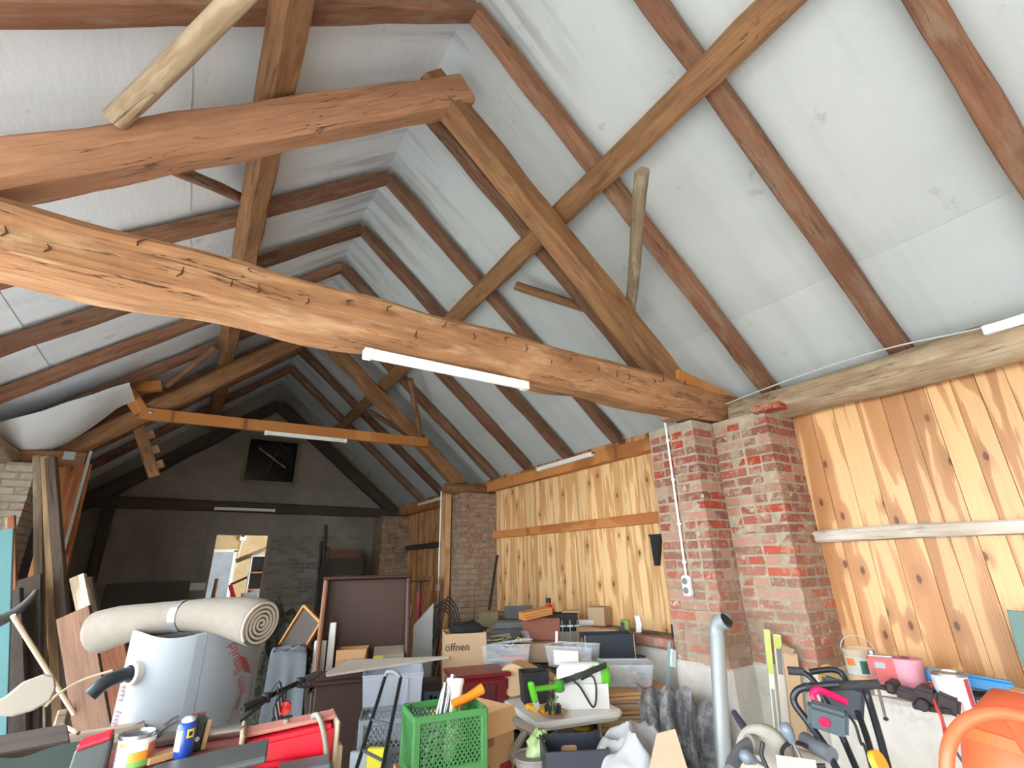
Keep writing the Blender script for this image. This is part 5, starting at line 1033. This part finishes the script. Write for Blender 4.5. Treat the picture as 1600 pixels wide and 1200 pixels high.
for k in range(3):
    o = boxthing('grey_board', ('lowest', 'middle', 'topmost')[k]+' grey board of the little stack on the bench', 'board', (3.15, 5.15, wbz+.002+k*.03), (.5, .2, .028), -0.560+.15-.1*k, (GB, P3(150, 152, 150, .6), GB)[k], .003, 'grey boards on the bench')
t = thing('crowbar', 'dark iron crowbar leaning against the brown brick pier', 'crowbar', (0, 0, 0)); a, b = Vector((4.047, 6.860, 1.757)), Vector((3.783, 6.700, 0.882)); e = Vector((b.x, b.y, wbz+.012)); B().tube(spline([e, (a+b)/2, a, a+Vector((.03, .0, .05))]), .022, 8).build('bar', P3(50, 48, 48, .5, .4), t, smooth=True); B().tube([b+Vector((0, 0, .02)), b+Vector((.0, 0, .18))], .026, 8).build('grip', P3(120, 60, 40, .6), t)
t = thing('black_funnel', 'black bracket hanging behind the edge of the brick pier', 'bracket', (4.090, 3.610, 1.803)); B().prism([(-.02, .14), (.12, .14), (.1, -.16), (.06, -.16)], .05, Matrix.Rotation(PI/2, 4, 'Z') @ Matrix.Rotation(PI/2, 4, 'X')).build('bracket', BLK, t)
B().box((.025, .05, .14), (.06, .16, .02)).build('top_lip', BLK, t)
# things standing against the piers
pp = thing('galvanised_pipe', 'galvanised downpipe with an elbow leaning against the red brick pier', 'pipe', (0, 0, 0)); a, b = Vector((3.330, 2.503, 1.198)), Vector((3.050, 2.388, 0.488)); e = a+(b-a)*(a.z-.03)/(a.z-b.z)
B().tube([e, a], .051, 24).build('pipe', M_GALV, pp, smooth=True); tip = Vector((3.330, 2.429, 1.274))+Vector((0, -.01, 0)); dr = (tip-a).normalized()
B().tube([a-(a-e).normalized()*.03, a+(a-e).normalized()*.02, a+Vector((0, 0, .05))*.6+(tip-a)*.45, tip+dr*.02], [.054, .054, .054, .054], 24, caps=False).build('elbow', M_GALV, pp, smooth=True)
B().tube([tip+dr*.018, tip+dr*.021], .047, 24).build('dark_mouth', P3(30, 34, 40, .6), pp)
t = thing('long_strip_box', 'tall pale green and white strip box leaning in the pier recess', 'box', (3.52, 2.36, 0), 0, rot=(.0, .09, -0.980+.2))
B().box((0, 0, .61), (.037, .03, 1.22)).build('carton', P3(222, 226, 214, .5), t, bevel=.002); B().box((-.001, -.0165, 1.08), (.0365, .003, .28)).build('green_print', P3(190, 204, 110, .5), t); B().box((0, -.0165, .7), (.02, .003, .3)).build('grey_print', P3(150, 154, 150, .5), t)
t = thing('long_strip_box', 'tall grey strip box between the green strip box and brown carton', 'box', (3.57, 2.32, 0), 0, rot=(.0, .09, -0.990+.1)); B().box((0, 0, .6), (.05, .03, 1.18)).build('carton', P3(196, 192, 180, .6), t, bevel=.002); B().box((0, -.016, 1.02), (.03, .003, .16)).build('dark_window', P3(110, 112, 110, .4), t); B().box((0, -.016, 1.14), (.05, .003, .08)).build('green_print', P3(176, 184, 96, .5), t)
t = thing('tall_carton', 'tall narrow brown carton standing before the near brick pier', 'box', (3.6, 2.24, 0), 0, rot=(0, .075, -1.005+.1)); B().box((0, 0, .54), (.09, .07, 1.08)).build('carton', CARDL, t, bevel=.003); B().box((-.01, -.01, 1.1), (.07, .06, .05), (.2, .3, 0)).build('torn_flap', CARDG, t)
t = thing('steel_profile', 'thin steel profile leaning at the left edge of the red brick pier', 'profile', (0, 0, 0)); a, b = Vector((3.420, 3.029, 1.072)), Vector((3.250, 3.020, 0.521)); e = a+(b-a)*(a.z-.0)/(a.z-b.z); B().bar(e, a, .03, .02).build('profile', P3(150, 170, 170, .4, .5), t); B().bar(a.lerp(e, .05)+Vector((.02, -.02, 0)), a.lerp(e, .16)+Vector((.02, -.02, 0)), .02, .05).build('plastic_sleeve', P3(214, 230, 236, .4), t)
for k, (x, y, h, lab) in enumerate(((3.0, 2.85, .84, 'leftmost'), (3.1, 2.74, .84, 'middle'), (3.2, 2.62, .76, 'rightmost'))):
    def fn(u, v, k=k, h=h):
        wv = .05*math.cos(u*2*PI*1.1+k*1.3+v*.6); cut = .04*math.sin(u*PI*2+k)**2; return ((u-.5)*.22+.03*math.sin(v*5+k), -.02+wv+.03*math.sin(v*7)+.12*(v-.5), (h-cut)*v)
    o = B().grid(fn, 20, 22, .012).build('dusty_panel', plain('dusty_black_plastic', S(92, 94, 98), .5, var=.3, scale=5, dirt=.75, dirtcol=(190, 192, 194)), smooth=True); put(o, (x, y, 0), -0.888+.15*k); tag(o, lab+' of three dusty wavy black plastic panels beside the galvanised pipe', 'panel', 'dusty plastic panels')

# ------------------------------------------------------------------ foreground bench with the red machine, tins and cans
fbz = .86
f0 = Vector((0.169, 3.047, 0.860))
fb = thing('foreground_bench', 'low bench with a dull red top in front of the white sheet roll', 'table', (.12, 2.02, 0), -0.024)
TOPM = P3(132, 62, 60, .5, dirt=.4)
B().box((0, 0, fbz-.02), (1.15, .62, .04)).build('bench_top', TOPM, fb, bevel=.005)
for sx in (-.5, .5):
    for sy in (-.25, .25): B().box((sx, sy, (fbz-.04)/2), (.06, .06, fbz-.04)).build('leg', M_GREYD, fb)
FB = lambda p, z=0: (p[0], p[1], fbz+.002+z)
bdz = (-0.044, 2.200, 1.124)[2]
bd = Vector((0.073, 2.279, 1.080)); boxthing('machine_bed', 'dull red machine bed carrying tin and spray can', 'machine', (bd.x, bd.y, fbz+.002), (.4, .32, bdz-fbz-.004), -0.000, TOPM, .01)
FD = lambda p: (p[0], p[1], bdz+.001)
mq = Vector((0.435, 2.309, 1.067)); mr = -0.166+.06
rm = thing('red_machine', 'bright red machine housing with a grey cover and cream end plates', 'machine', (mq.x, mq.y, fbz+.002), mr); rm.scale = (.76, .9, .95)
RM = P3(222, 24, 52, .35, var=.06); CREAM = P3(186, 172, 146, .5, dirt=.4); GM = P3(88, 102, 108, .45, var=.08)
hm_ = (0.425, 2.311, 1.148)[2]-fbz
B().add([(-.2, -.12, 0), (.2, -.12, 0), (.2, .1, 0), (-.2, .1, 0), (-.2, -.1, hm_-.02), (.2, -.1, hm_), (.2, .08, hm_), (-.2, .08, hm_-.02)], [(3, 2, 1, 0), (4, 5, 6, 7), (0, 1, 5, 4), (1, 2, 6, 5), (2, 3, 7, 6), (3, 0, 4, 7)]).build('housing', RM, rm, bevel=.015, seg=2)
B().box((-.0, -.118, hm_*.62), (.3, .03, .05), (.1, 0, .0)).build('moulded_rib', RM, rm, bevel=.014, seg=3)
B().box((0, .0, hm_+.004), (.42, .11, .014), (0, -.05, 0)).build('top_plate', P3(190, 128, 116, .5), rm, bevel=.004)
for s in (-1, 1): B().box((s*.212, -.01, hm_*.5+.01), (.022, .22, hm_+.01)).build('end_plate', CREAM, rm, bevel=.008)
B().lathe([(.014, 0), (.014, .012), (0, .014)], 10, Matrix.Translation((-.02, 0, hm_+.008))).build('bolt_head', M_STEEL, rm)
B().box((.06, -.2, hm_*.36), (.26, .13, hm_*.72), (.12, 0, 0)).build('grey_cover', GM, rm, bevel=.025, seg=3)
B().lathe([(.012, 0), (.012, .006), (0, .008)], 10, Matrix.Translation((.03, -.268, hm_*.22)) @ Matrix.Rotation(PI/2, 4, 'X')).build('cover_bolt', BLK, rm)
B().tube(spline([(.1, -.02, hm_+.02), (.12, -.08, hm_+.03), (.15, -.13, hm_-.03), (.17, -.16, hm_*.55), (.16, -.16, hm_*.3)]), .012, 8).build('hose', P3(120, 126, 112, .5), rm, smooth=True)
B().box((.235, -.06, hm_*.45), (.03, .06, .16)).build('catch', CREAM, rm, bevel=.006)
B().tube([(-.22, .0, hm_*1.02), (-.42, .0, hm_*1.02)], .024, 16).build('steel_shaft', P3(176, 178, 180, .2, .9), rm, smooth=True)
B().tube([(-.22, .06, hm_*.98), (-.42, .06, hm_*.98)], .016, 12).build('steel_shaft', P3(120, 122, 124, .3, .8), rm, smooth=True)
B().box((-.3, .0, hm_*.2), (.2, .12, .03)).build('shaft_bed', GM, rm, bevel=.005)
o = B().add([(-.18, -.08, 0), (.16, -.1, .0), (.2, .08, 0), (-.12, .08, 0), (-.18, -.08, .012), (.16, -.1, .02), (.2, .05, .03), (-.12, .06, .02)], [(3, 2, 1, 0), (4, 5, 6, 7), (0, 1, 5, 4), (1, 2, 6, 5), (2, 3, 7, 6), (3, 0, 4, 7)]).build('steel_cover', P3(96, 102, 104, .35, .3), bevel=.01); put(o, FD((0.142, 2.045, 1.089)), -0.029+.12); tag(o, 'dark grey sheet metal cover lying left of the red machine', 'cover')
t = thing('red_toolbox', 'dark slanted case with a red top at the left bench end', 'case', FB((-0.155, 2.195, 1.133)), 0.103-.15); t.scale = (.66, .8, .93); hh = (-0.170, 2.193, 1.242)[2]-fbz
B().add([(-.085, -.12, 0), (.075, -.12, 0), (.075, .06, 0), (-.085, .06, 0), (-.06, -.03, hh-.02), (.07, -.03, hh), (.07, .05, hh), (-.06, .05, hh-.02)], [(3, 2, 1, 0), (4, 5, 6, 7), (0, 1, 5, 4), (1, 2, 6, 5), (2, 3, 7, 6), (3, 0, 4, 7)]).build('case', P3(46, 56, 58, .4), t, bevel=.008)
B().box((.005, .01, hh-.006), (.12, .085, .02), (0, -.15, 0)).build('red_lid', RM, t, bevel=.006); B().box((-.01, -.088, hh*.42), (.07, .008, .04), (-.4, 0, 0)).build('pale_sticker', P3(130, 128, 116, .6), t)
t = thing('paint_tin', 'white and orange wood stain tin standing on the red bench top', 'tin', FD((-0.044, 2.200, 1.124)), 0.054); ph = (-0.052, 2.199, 1.208)[2]-bdz
B().lathe([(0, 0), (.05, 0), (.05, ph), (.053, ph), (.053, ph+.006), (.045, ph+.006), (.043, ph-.002), (0, ph-.002)], 32).build('tin', P3(150, 156, 162, .25, .7), t, smooth=True)
LBL = lambda a0, a1, z0, z1, m, nm='label_print', r=.0509: B().grid(lambda u, v: (r*math.cos(a0+(a1-a0)*u), r*math.sin(a0+(a1-a0)*u), z0+(z1-z0)*v), 14, 1, .0006).build(nm, m, t, smooth=True)
LBL(-PI, 0, .006, ph-.006, WHT, r=.0506); LBL(-1.9, -.9, ph*.2, ph*.55, P3(224, 150, 50, .4), r=.0511); LBL(-.9, -.1, .01, ph-.02, P3(176, 96, 52, .4), r=.0511); LBL(-1.95, -.75, .006, ph*.25, P3(110, 170, 80, .4), r=.0515); LBL(-2.55, -2.2, ph*.72, ph-.012, P3(226, 130, 60, .4), r=.0511)
for k in range(4): LBL(-2.9, -2.1, ph*(.3+k*.11), ph*(.32+k*.11), P3(180, 150, 140, .5), r=.0511)
t = thing('spray_can', 'blue and yellow spray can with a white nozzle on the bench', 'can', FD((0.088, 2.198, 1.111)), -0.010); sh = (0.078, 2.199, 1.215)[2]-bdz+.02
B().lathe([(0, 0), (.027, 0), (.028, .004), (.028, sh*.8), (.02, sh*.87), (.018, sh*.88)], 22).build('can', P3(24, 66, 160, .3), t, smooth=True); B().lathe([(.018, sh*.86), (.02, sh*.94), (.012, sh), (0, sh)], 14).build('nozzle', WHT, t, smooth=True)
LBL(-1.5, -.7, sh*.5, sh*.72, P3(226, 200, 40, .4), r=.0284); LBL(-3.0, -2.0, .02, sh*.7, WHT, r=.0284); LBL(-1.3, -.9, sh*.55, sh*.66, P3(30, 40, 90, .4), r=.0288)
t = thing('clamp_block', 'dark green and wooden clamp block beside the spray can', 'clamp', FD((0.127, 2.246, 1.096)), -0.032+.2); t.scale = (.7, .7, .72); B().box((-.01, 0, .07), (.05, .06, .14), (0, .1, 0)).build('body', P3(50, 60, 58, .4), t, bevel=.006); B().box((.03, -.005, .06), (.02, .05, .12), (0, .1, 0)).build('wooden_jaw', P3(170, 140, 104, .7), t, bevel=.003); B().lathe([(.01, 0), (.01, .005), (0, .006)], 10, Matrix.Translation((-.01, -.032, .05)) @ Matrix.Rotation(PI/2, 4, 'X')).build('rivet', WHT, t)
boxthing('wood_offcut', 'small tan wood offcut between tin and spray can', 'block', FD((0.029, 2.200, 1.125)), (.09, .05, .02), 0.018+.4, CARD, .003)
o = B().prism([(-.06, 0), (.06, 0), (.03, .1), (-.02, .1)], .02).build('dark_wedge', P3(86, 74, 70, .6), bevel=.004); put(o, FD((0.055, 2.349, 1.100)), 0.010); tag(o, 'flat dark wedge lying behind the wood offcut', 'wedge')

# ------------------------------------------------------------------ lawn mower, old machine, mixer, things on the near ledge
lm = thing('lawn_mower', 'black handled mower with a pink red lever and switch box', 'mower', (0, 0, 0))
BT = P3(34, 38, 44, .35, .2); FO = P3(46, 48, 50, .7)
def down(p, q): p, q = Vector(p), Vector(q); return q+(q-p)*((q.z-.34)/(p.z-q.z))
h1 = [(2.149, 1.113, 1.247), (2.077, 1.203, 1.231), (2.057, 1.236, 1.207), (2.053, 1.242, 1.172), (2.054, 1.202, 1.119), (2.037, 1.152, 1.064), (1.998, 1.098, 1.002)]
B().tube(spline(h1+[down(h1[-2], h1[-1])]), .0125, 10).build('handle_tube', BT, lm, smooth=True)
B().tube([(2.277, 1.032, 1.244), (2.077, 1.203, 1.231)], .016, 12).build('foam_grip', FO, lm, smooth=True)
h2 = [(2.240, 1.064, 1.233), (2.241, 1.063, 1.190), (2.189, 1.032, 1.095), (2.136, 1.004, 1.001)]
B().tube(spline(h2+[down(h2[-2], h2[-1])]), .0125, 10).build('handle_tube', BT, lm, smooth=True)
h3 = [(2.264, 1.278, 1.249), (2.321, 1.215, 1.261), (2.338, 1.183, 1.241), (2.307, 1.155, 1.185), (2.243, 1.104, 1.079), (2.175, 1.060, 0.978)]
B().tube(spline(h3+[down(h3[-2], h3[-1])]), .0115, 10).build('handle_tube', BT, lm, smooth=True)
h4 = [(2.249, 1.305, 1.250), (2.246, 1.270, 1.234), (2.234, 1.229, 1.182), (2.209, 1.171, 1.050), (2.167, 1.122, 0.962)]
B().tube(spline(h4+[down(h4[-2], h4[-1])]), .0115, 10).build('handle_tube', BT, lm, smooth=True)
B().tube([(2.223, 1.348, 1.249), (2.254, 1.296, 1.250)], .016, 12).build('foam_grip', FO, lm, smooth=True)
B().tube(spline([(2.054, 1.162, 1.191), (2.062, 1.169, 1.218), (2.081, 1.155, 1.230), (2.118, 1.129, 1.213), (2.154, 1.102, 1.192)]), .0125, 10).build('red_lever', P3(226, 20, 84, .35), lm, smooth=True)
bx_ = Vector((2.051, 1.127, 1.151)); sw = B().box((0, 0, 0), (.125, .05, .09), (0, 0, 0), tx=1).build('switch_box', P3(70, 82, 88, .45), lm, bevel=.012, seg=2); sw.location = bx_; sw.rotation_euler = (.35, .2, -1.091)
B().lathe([(.015, 0), (.018, .004), (.015, .008), (0, .009)], 16, Matrix.Translation((-.01, -.026, 0)) @ Matrix.Rotation(PI/2, 4, 'X')).build('red_button', P3(226, 20, 70, .3), sw)
sw2 = B().box((0, 0, 0), (.14, .04, .13)).build('motor_cover', P3(76, 84, 92, .45), lm, bevel=.012, seg=2); sw2.location = (2.266, 1.170, 1.177); sw2.rotation_euler = (.3, .25, -1.112)
B().tube(arc((2.383, 1.270, 1.199), .055, .2, PI-.2, 10), .013, 8).build('yellow_handle', P3(216, 180, 100, .4), lm, smooth=True)
B().tube(spline([(2.086, 1.083, 1.178), (2.124, 1.075, 1.135), (2.108, 1.060, 1.083), (2.060, 1.024, 1.028), (1.9, .95, .5)]), .005, 6).build('cable', BLK, lm)
dk = Vector((2.05, .92, 0)); B().box((dk.x, dk.y, .2), (.42, .4, .2), (0, 0, -.9)).build('deck', P3(196, 40, 40, .4), lm, bevel=.06, seg=3)
B().lathe([(0, 0), (.14, 0), (.14, .1), (.06, .16), (0, .16)], 20, Matrix.Translation((dk.x, dk.y, .3))).build('motor', P3(52, 54, 56, .5), lm, smooth=True)
for sx in (-1, 1):
    for sy in (-1, 1):
        m = Matrix.Translation((dk.x, dk.y, .1)) @ Matrix.Rotation(-.9, 4, 'Z') @ Matrix.Translation((sx*.25, sy*.15, 0)) @ Matrix.Rotation(PI/2, 4, 'Y')
        B().lathe([(.1, -.025), (.1, .025)], 20, m).build('wheel', BLK, lm, bevel=.008)
B().lathe([(.0, 0), (.035, 0), (.035, .02), (0, .022)], 16, Matrix.Translation((2.068, 1.007, 1.045)) @ Matrix.Rotation(1.2, 4, 'X')).build('yellow_cap', P3(214, 160, 40, .4), lm, smooth=True)
om = thing('old_machine', 'dusty grey machine with ball topped levers and hoses beside the mower', 'machine', (0, 0, 0))
DU = P3(160, 156, 148, .7, var=.1, dirt=.4); oc_ = Vector((1.958, 1.299, 0.974))
B().box((oc_.x+.06, oc_.y+.06, oc_.z/2), (.34, .28, oc_.z), (0, 0, -1.019)).build('body', DU, om, bevel=.04, seg=3)
c_ = Vector((1.949, 1.314, 1.015)); B().lathe([(.085, -.05), (.1, -.03), (.1, .03), (.085, .05)], 24, Matrix.Translation(c_+Vector((0, .02, -.01))) @ Matrix.Rotation(-1.008, 4, 'Z') @ Matrix.Rotation(PI/2-.2, 4, 'X')).build('drum_cover', DU, om, smooth=True)
for p0, p1, r0 in (((1.962, 1.200, 1.018), (1.947, 1.224, 1.099), .024), ((1.854, 1.275, 1.008), (1.784, 1.287, 1.040), .024)):
    p0, p1 = Vector(p0), Vector(p1); B().tube([p0, p1], .006, 8).build('lever_rod', M_STEEL, om); ax_ = (p1-p0).normalized()
    B().lathe([(0, -.03), (.012, -.028), (r0*.8, -.005), (r0, .012), (r0*.7, .03), (0, .036)], 16, Matrix.Translation(p1) @ ax_.to_track_quat('Z', 'Y').to_matrix().to_4x4()).build('ball_knob', P3(100, 112, 124, .35), om, smooth=True)
B().tube([(2.051, 1.516, 1.091), (2.021, 1.471, 1.071), (1.997, 1.419, 1.038), (1.989, 1.379, 1.004)], [.012, .015, .018, .016], 10).build('lever_handle', P3(50, 54, 66, .4), om, smooth=True)
B().tube(spline([(1.705, 1.310, 1.011), (1.756, 1.326, 1.028), (1.815, 1.330, 1.051), (1.878, 1.328, 1.060)]), .022, 12).build('curved_tube', P3(84, 88, 92, .5), om, smooth=True)
B().tube([(1.853, 1.328, 1.060), (1.884, 1.319, 1.053)], .032, 12).build('tube_clamp', P3(120, 116, 106, .6), om, smooth=True)
B().tube(spline([(1.815, 1.243, 1.091), (1.809, 1.252, 1.056), (1.813, 1.246, 1.025), (1.819, 1.238, 0.996)]), .007, 6).build('hose', BLK, om, smooth=True)
B().tube(spline([(2.018, 1.204, 1.053), (1.970, 1.225, 1.068), (1.934, 1.245, 1.054), (1.914, 1.240, 1.029), (1.957, 1.208, 1.010), (1.997, 1.140, 1.015)]), .007, 6).build('hose', BLK, om, smooth=True)
B().tube([(2.058, 1.235, 1.059), (2.010, 1.117, 1.049)], .026, 12).build('rubber_grip', P3(92, 96, 104, .6), om, smooth=True)
B().tube([(2.034, 1.274, 1.009), (2.095, 1.172, 0.990)], .024, 12).build('cross_tube', DU, om, smooth=True)
B().box((1.866, 1.165, 1.031), (.12, .01, .05), (-.4, 0, -1.048)).build('cream_plate', P3(168, 162, 138, .5), om)
cm = thing('concrete_mixer', 'orange concrete mixer with a tubular handwheel at the near right', 'mixer', (0, 0, 0))
ORG = P3(214, 98, 60, .45, var=.05); mc = Vector((2.024, 0.560, 1.194))
dm = Matrix.Translation(mc+Vector((.08, .02, -.05))) @ Matrix.Rotation(-1.306, 4, 'Z') @ Matrix.Rotation(-.35, 4, 'X') @ Matrix.Rotation(.25, 4, 'Y')
B().lathe([(0, -.26), (.11, -.24), (.165, -.12), (.175, -.0), (.165, .05), (.11, .15), (.102, .15), (.155, .04), (0, -.22)], 40, dm).build('drum', ORG, cm, smooth=True)
B().lathe([(.176, -.015), (.181, -.015), (.181, .015), (.176, .015)], 40, dm).build('drum_band', P3(214, 108, 62, .4), cm)
wp = [(1.629, 0.640, 1.195), (1.644, 0.628, 1.247), (1.671, 0.612, 1.285), (1.702, 0.585, 1.314), (1.736, 0.547, 1.330), (1.768, 0.509, 1.328), (1.801, 0.465, 1.309), (1.803, 0.458, 1.230)]
B().tube(spline(wp+[(1.75, .42, .75), (1.55, .55, .7), (1.45, .68, .85)]), .0155, 12).build('handwheel', ORG, cm, smooth=True)
B().tube([(1.752, 0.528, 1.329), mc+Vector((0, 0, -.1))], .012, 8).build('wheel_spoke', ORG, cm)
B().box((2.122, 0.581, 1.291), (.1, .1, .06), (0, .1, -1.316)).build('motor_housing', P3(196, 150, 124, .5), cm, bevel=.02, seg=3)
g_ = mc+Vector((.1, .05, 0))
for sx in (-1, 1): B().tube([(g_.x, g_.y, g_.z-.12), (g_.x+sx*.28, g_.y-sx*.2, .02)], .022, 10).build('frame_leg', ORG, cm, smooth=True)
B().tube([(g_.x-.28, g_.y+.2, .03), (g_.x+.28, g_.y-.2, .03)], .02, 10).build('frame_foot', ORG, cm, smooth=True); B().tube([(g_.x, g_.y, .5), (g_.x+.3, g_.y+.25, .02)], .02, 10).build('frame_leg', ORG, cm, smooth=True)
# ledge things by the near boards, ledge top .93
LZ = .932
def ledge(px): return (px[0], px[1], LZ)
t = thing('clear_pail', 'clear plastic pail with a wire handle and orange print on the ledge', 'pail', ledge((3.727, 1.764, 0.980)), -1.141); t.location.x += .0
B().lathe([(0, 0), (.078, 0), (.088, .2), (.092, .2), (.092, .21), (.086, .21), (.076, .008), (0, .008)], 28).build('pail', plain('clear_pail_plastic', S(214, 200, 180), .2, var=.05, bump=0, alpha=.45), t, smooth=True)
LBL(-2.7, -.5, .07, .17, P3(176, 186, 176, .5), r=.087); LBL(-2.5, -1.9, .12, .16, P3(220, 120, 60, .4), r=.089); LBL(-1.6, -1.0, .08, .15, P3(46, 92, 76, .4), r=.089); LBL(-2.4, -.8, .02, .06, P3(200, 150, 120, .5), r=.0845)
B().tube(arc((0, 0, .2), .09, 0, PI, 16, (1, 0, 0), (0, .25, .9)), .003, 6).build('wire_handle', M_STEEL, t)
t = thing('red_canister', 'flat reddish metal canister standing on the ledge beside the clear pail', 'canister', ledge((3.584, 1.578, 0.980)), -1.173-.05)
B().box((0, 0, .1), (.14, .07, .2)).build('body', P3(196, 92, 92, .4, var=.1), t, bevel=.01, seg=2); B().box((0, -.0365, .02), (.135, .003, .035)).build('pale_band', P3(214, 200, 190, .5), t); B().box((0, 0, .206), (.12, .05, .012)).build('top_rim', M_STEEL, t, bevel=.003); B().lathe([(.016, 0), (.016, .02), (0, .022)], 12, Matrix.Translation((-.04, 0, .21))).build('screw_cap', M_STEEL, t); B().box((-.01, -.0365, .16), (.05, .003, .03)).build('worn_label', P3(150, 170, 180, .4), t)
t = thing('pink_roll', 'pink foam roll standing on the ledge behind the black vice', 'roll', ledge((3.645, 1.477, 0.970)), -1.202); B().lathe([(.025, 0), (.078, 0), (.08, .2), (.026, .2)], 28).build('foam', P3(222, 156, 172, .8, var=.05), t, smooth=True)
B().lathe([(0, .199), (.026, .201), (.024, .203), (0, .203)], 16).build('core_hole', P3(120, 70, 84, .8), t)
vz = thing('bench_vice', 'black iron bench vice lying on the front edge of the ledge', 'vice', ledge((3.439, 1.372, 0.950)), -1.212-.2); IR = P3(58, 50, 52, .5, .4, var=.2)
B().box((0, 0, .05), (.2, .1, .05), (0, .18, 0)).build('slide', IR, vz, bevel=.01, seg=2); B().box((-.11, 0, .085), (.05, .13, .06), (0, .18, 0)).build('front_jaw', IR, vz, bevel=.012); B().box((.04, 0, .075), (.09, .14, .06), (0, .18, 0)).build('rear_jaw', IR, vz, bevel=.014, seg=2); B().box((.12, 0, .045), (.1, .11, .09), (0, .3, 0)).build('anvil', IR, vz, bevel=.014, seg=2)
B().box((.05, 0, .015), (.16, .13, .03)).build('base_plate', IR, vz, bevel=.006); B().lathe([(.03, -.03), (.03, .03)], 14, Matrix.Translation((.02, -.06, .03)) @ Matrix.Rotation(PI/2, 4, 'X')).build('swivel_clamp', IR, vz, bevel=.006)
B().tube([(-.19, 0, .075), (-.1, 0, .065)], .014, 10).build('spindle', IR, vz); B().tube([(-.185, 0, .16), (-.18, -.01, -.08)], .0075, 8).build('spindle_rod', P3(120, 112, 106, .4, .6), vz, smooth=True); B().lathe([(0, -.012), (.013, -.004), (.013, .004), (0, .012)], 10, Matrix.Translation((-.18, -.01, -.08))).build('rod_end', IR, vz)
t = thing('white_tin', 'white paint tin with a steel rim standing beside the black vice', 'tin', ledge((3.499, 1.236, 0.950)), -1.254); B().lathe([(0, 0), (.076, 0), (.076, .17), (.08, .17), (.08, .18), (.068, .18), (.066, .17), (0, .17)], 30).build('tin', P3(212, 216, 222, .3), t, smooth=True); B().lathe([(.0765, .168), (.081, .17), (.081, .181), (.068, .181), (.066, .172), (0, .172)], 30).build('steel_rim', M_STEEL, t, smooth=True)
LBL(-.75, -.35, .04, .16, P3(196, 74, 84, .4), r=.0765); LBL(-2.2, -1.2, .02, .06, P3(216, 150, 146, .4), r=.0765); LBL(-1.4, -.9, .004, .02, P3(90, 140, 110, .4), r=.077)
t = thing('blue_case', 'bright blue long plastic case lying on a black saw case', 'case', ((3.750, 1.244, 0.990)[0], (3.750, 1.244, 0.990)[1], LZ+.075), -1.268+.05, rot=(0, .1, -1.268+.05)); B().box((0, 0, .035), (.36, .1, .06)).build('case', P3(40, 130, 196, .35), t, bevel=.008); B().box((0, -.035, .068), (.34, .03, .008)).build('lid_rib', P3(70, 160, 216, .35), t, bevel=.003)
t = thing('black_saw_case', 'black flat case with white teeth print under the blue case', 'case', ((3.720, 1.201, 0.942)[0], (3.720, 1.201, 0.942)[1], LZ), -1.277); B().box((0, 0, .03), (.4, .14, .06)).build('case', BLK, t, bevel=.006)
for k in range(5): B().prism([(0, 0), (.02, 0), (.004, .03)], .002, Matrix.Translation((-.02+k*.035, -.071, .012)) @ Matrix.Rotation(PI/2, 4, 'X')).build('white_tooth', WHT, t)
t = boxthing('white_packet', 'small white packet between pink roll and white tin', 'box', ledge((3.736, 1.413, 0.950)), (.12, .06, .07), -1.227, P3(206, 206, 198, .5), .003)
t.location.x += .05
o = B().tube(spline([(3.600, 1.299, 1.042), (3.550, 1.320, 1.051), (3.450, 1.314, 1.023), (3.360, 1.279, 0.965), (3.340, 1.262, 0.916), (3.380, 1.288, 0.809), (3.420, 1.322, 0.673)]), .007, 6).build('red_cable', P3(216, 66, 62, .4), smooth=True); tag(o, 'red cable hanging over the ledge from the blue case', 'cable')
o = B().tube(spline([(3.600, 1.291, 1.050), (3.530, 1.304, 1.044), (3.420, 1.287, 0.997), (3.360, 1.268, 0.898), (3.360, 1.257, 0.806), (3.360, 1.216, 0.713)]), .007, 6).build('grey_cable', P3(70, 76, 76, .5), smooth=True); tag(o, 'dark grey cable hanging beside the red cable', 'cable')
t = thing('shovel', 'grey green shovel blade standing at the near boards', 'shovel', (3.900, 0.925, 1.076), rot=(PI/2+.06, 0, -1.322)); B().prism([(-.1, -.02), (.1, -.02), (.14, .3), (-.09, .33), (-.105, .15)], .008).build('blade', P3(88, 116, 112, .4), t, bevel=.003); B().tube([(0, .0, .0), (0, -.14, .0)], .02, 8).build('handle', P3(150, 140, 120, .6), t)
B().box((.05, .08, .008), (.06, .03, .006)).build('orange_mark', ORG, t)
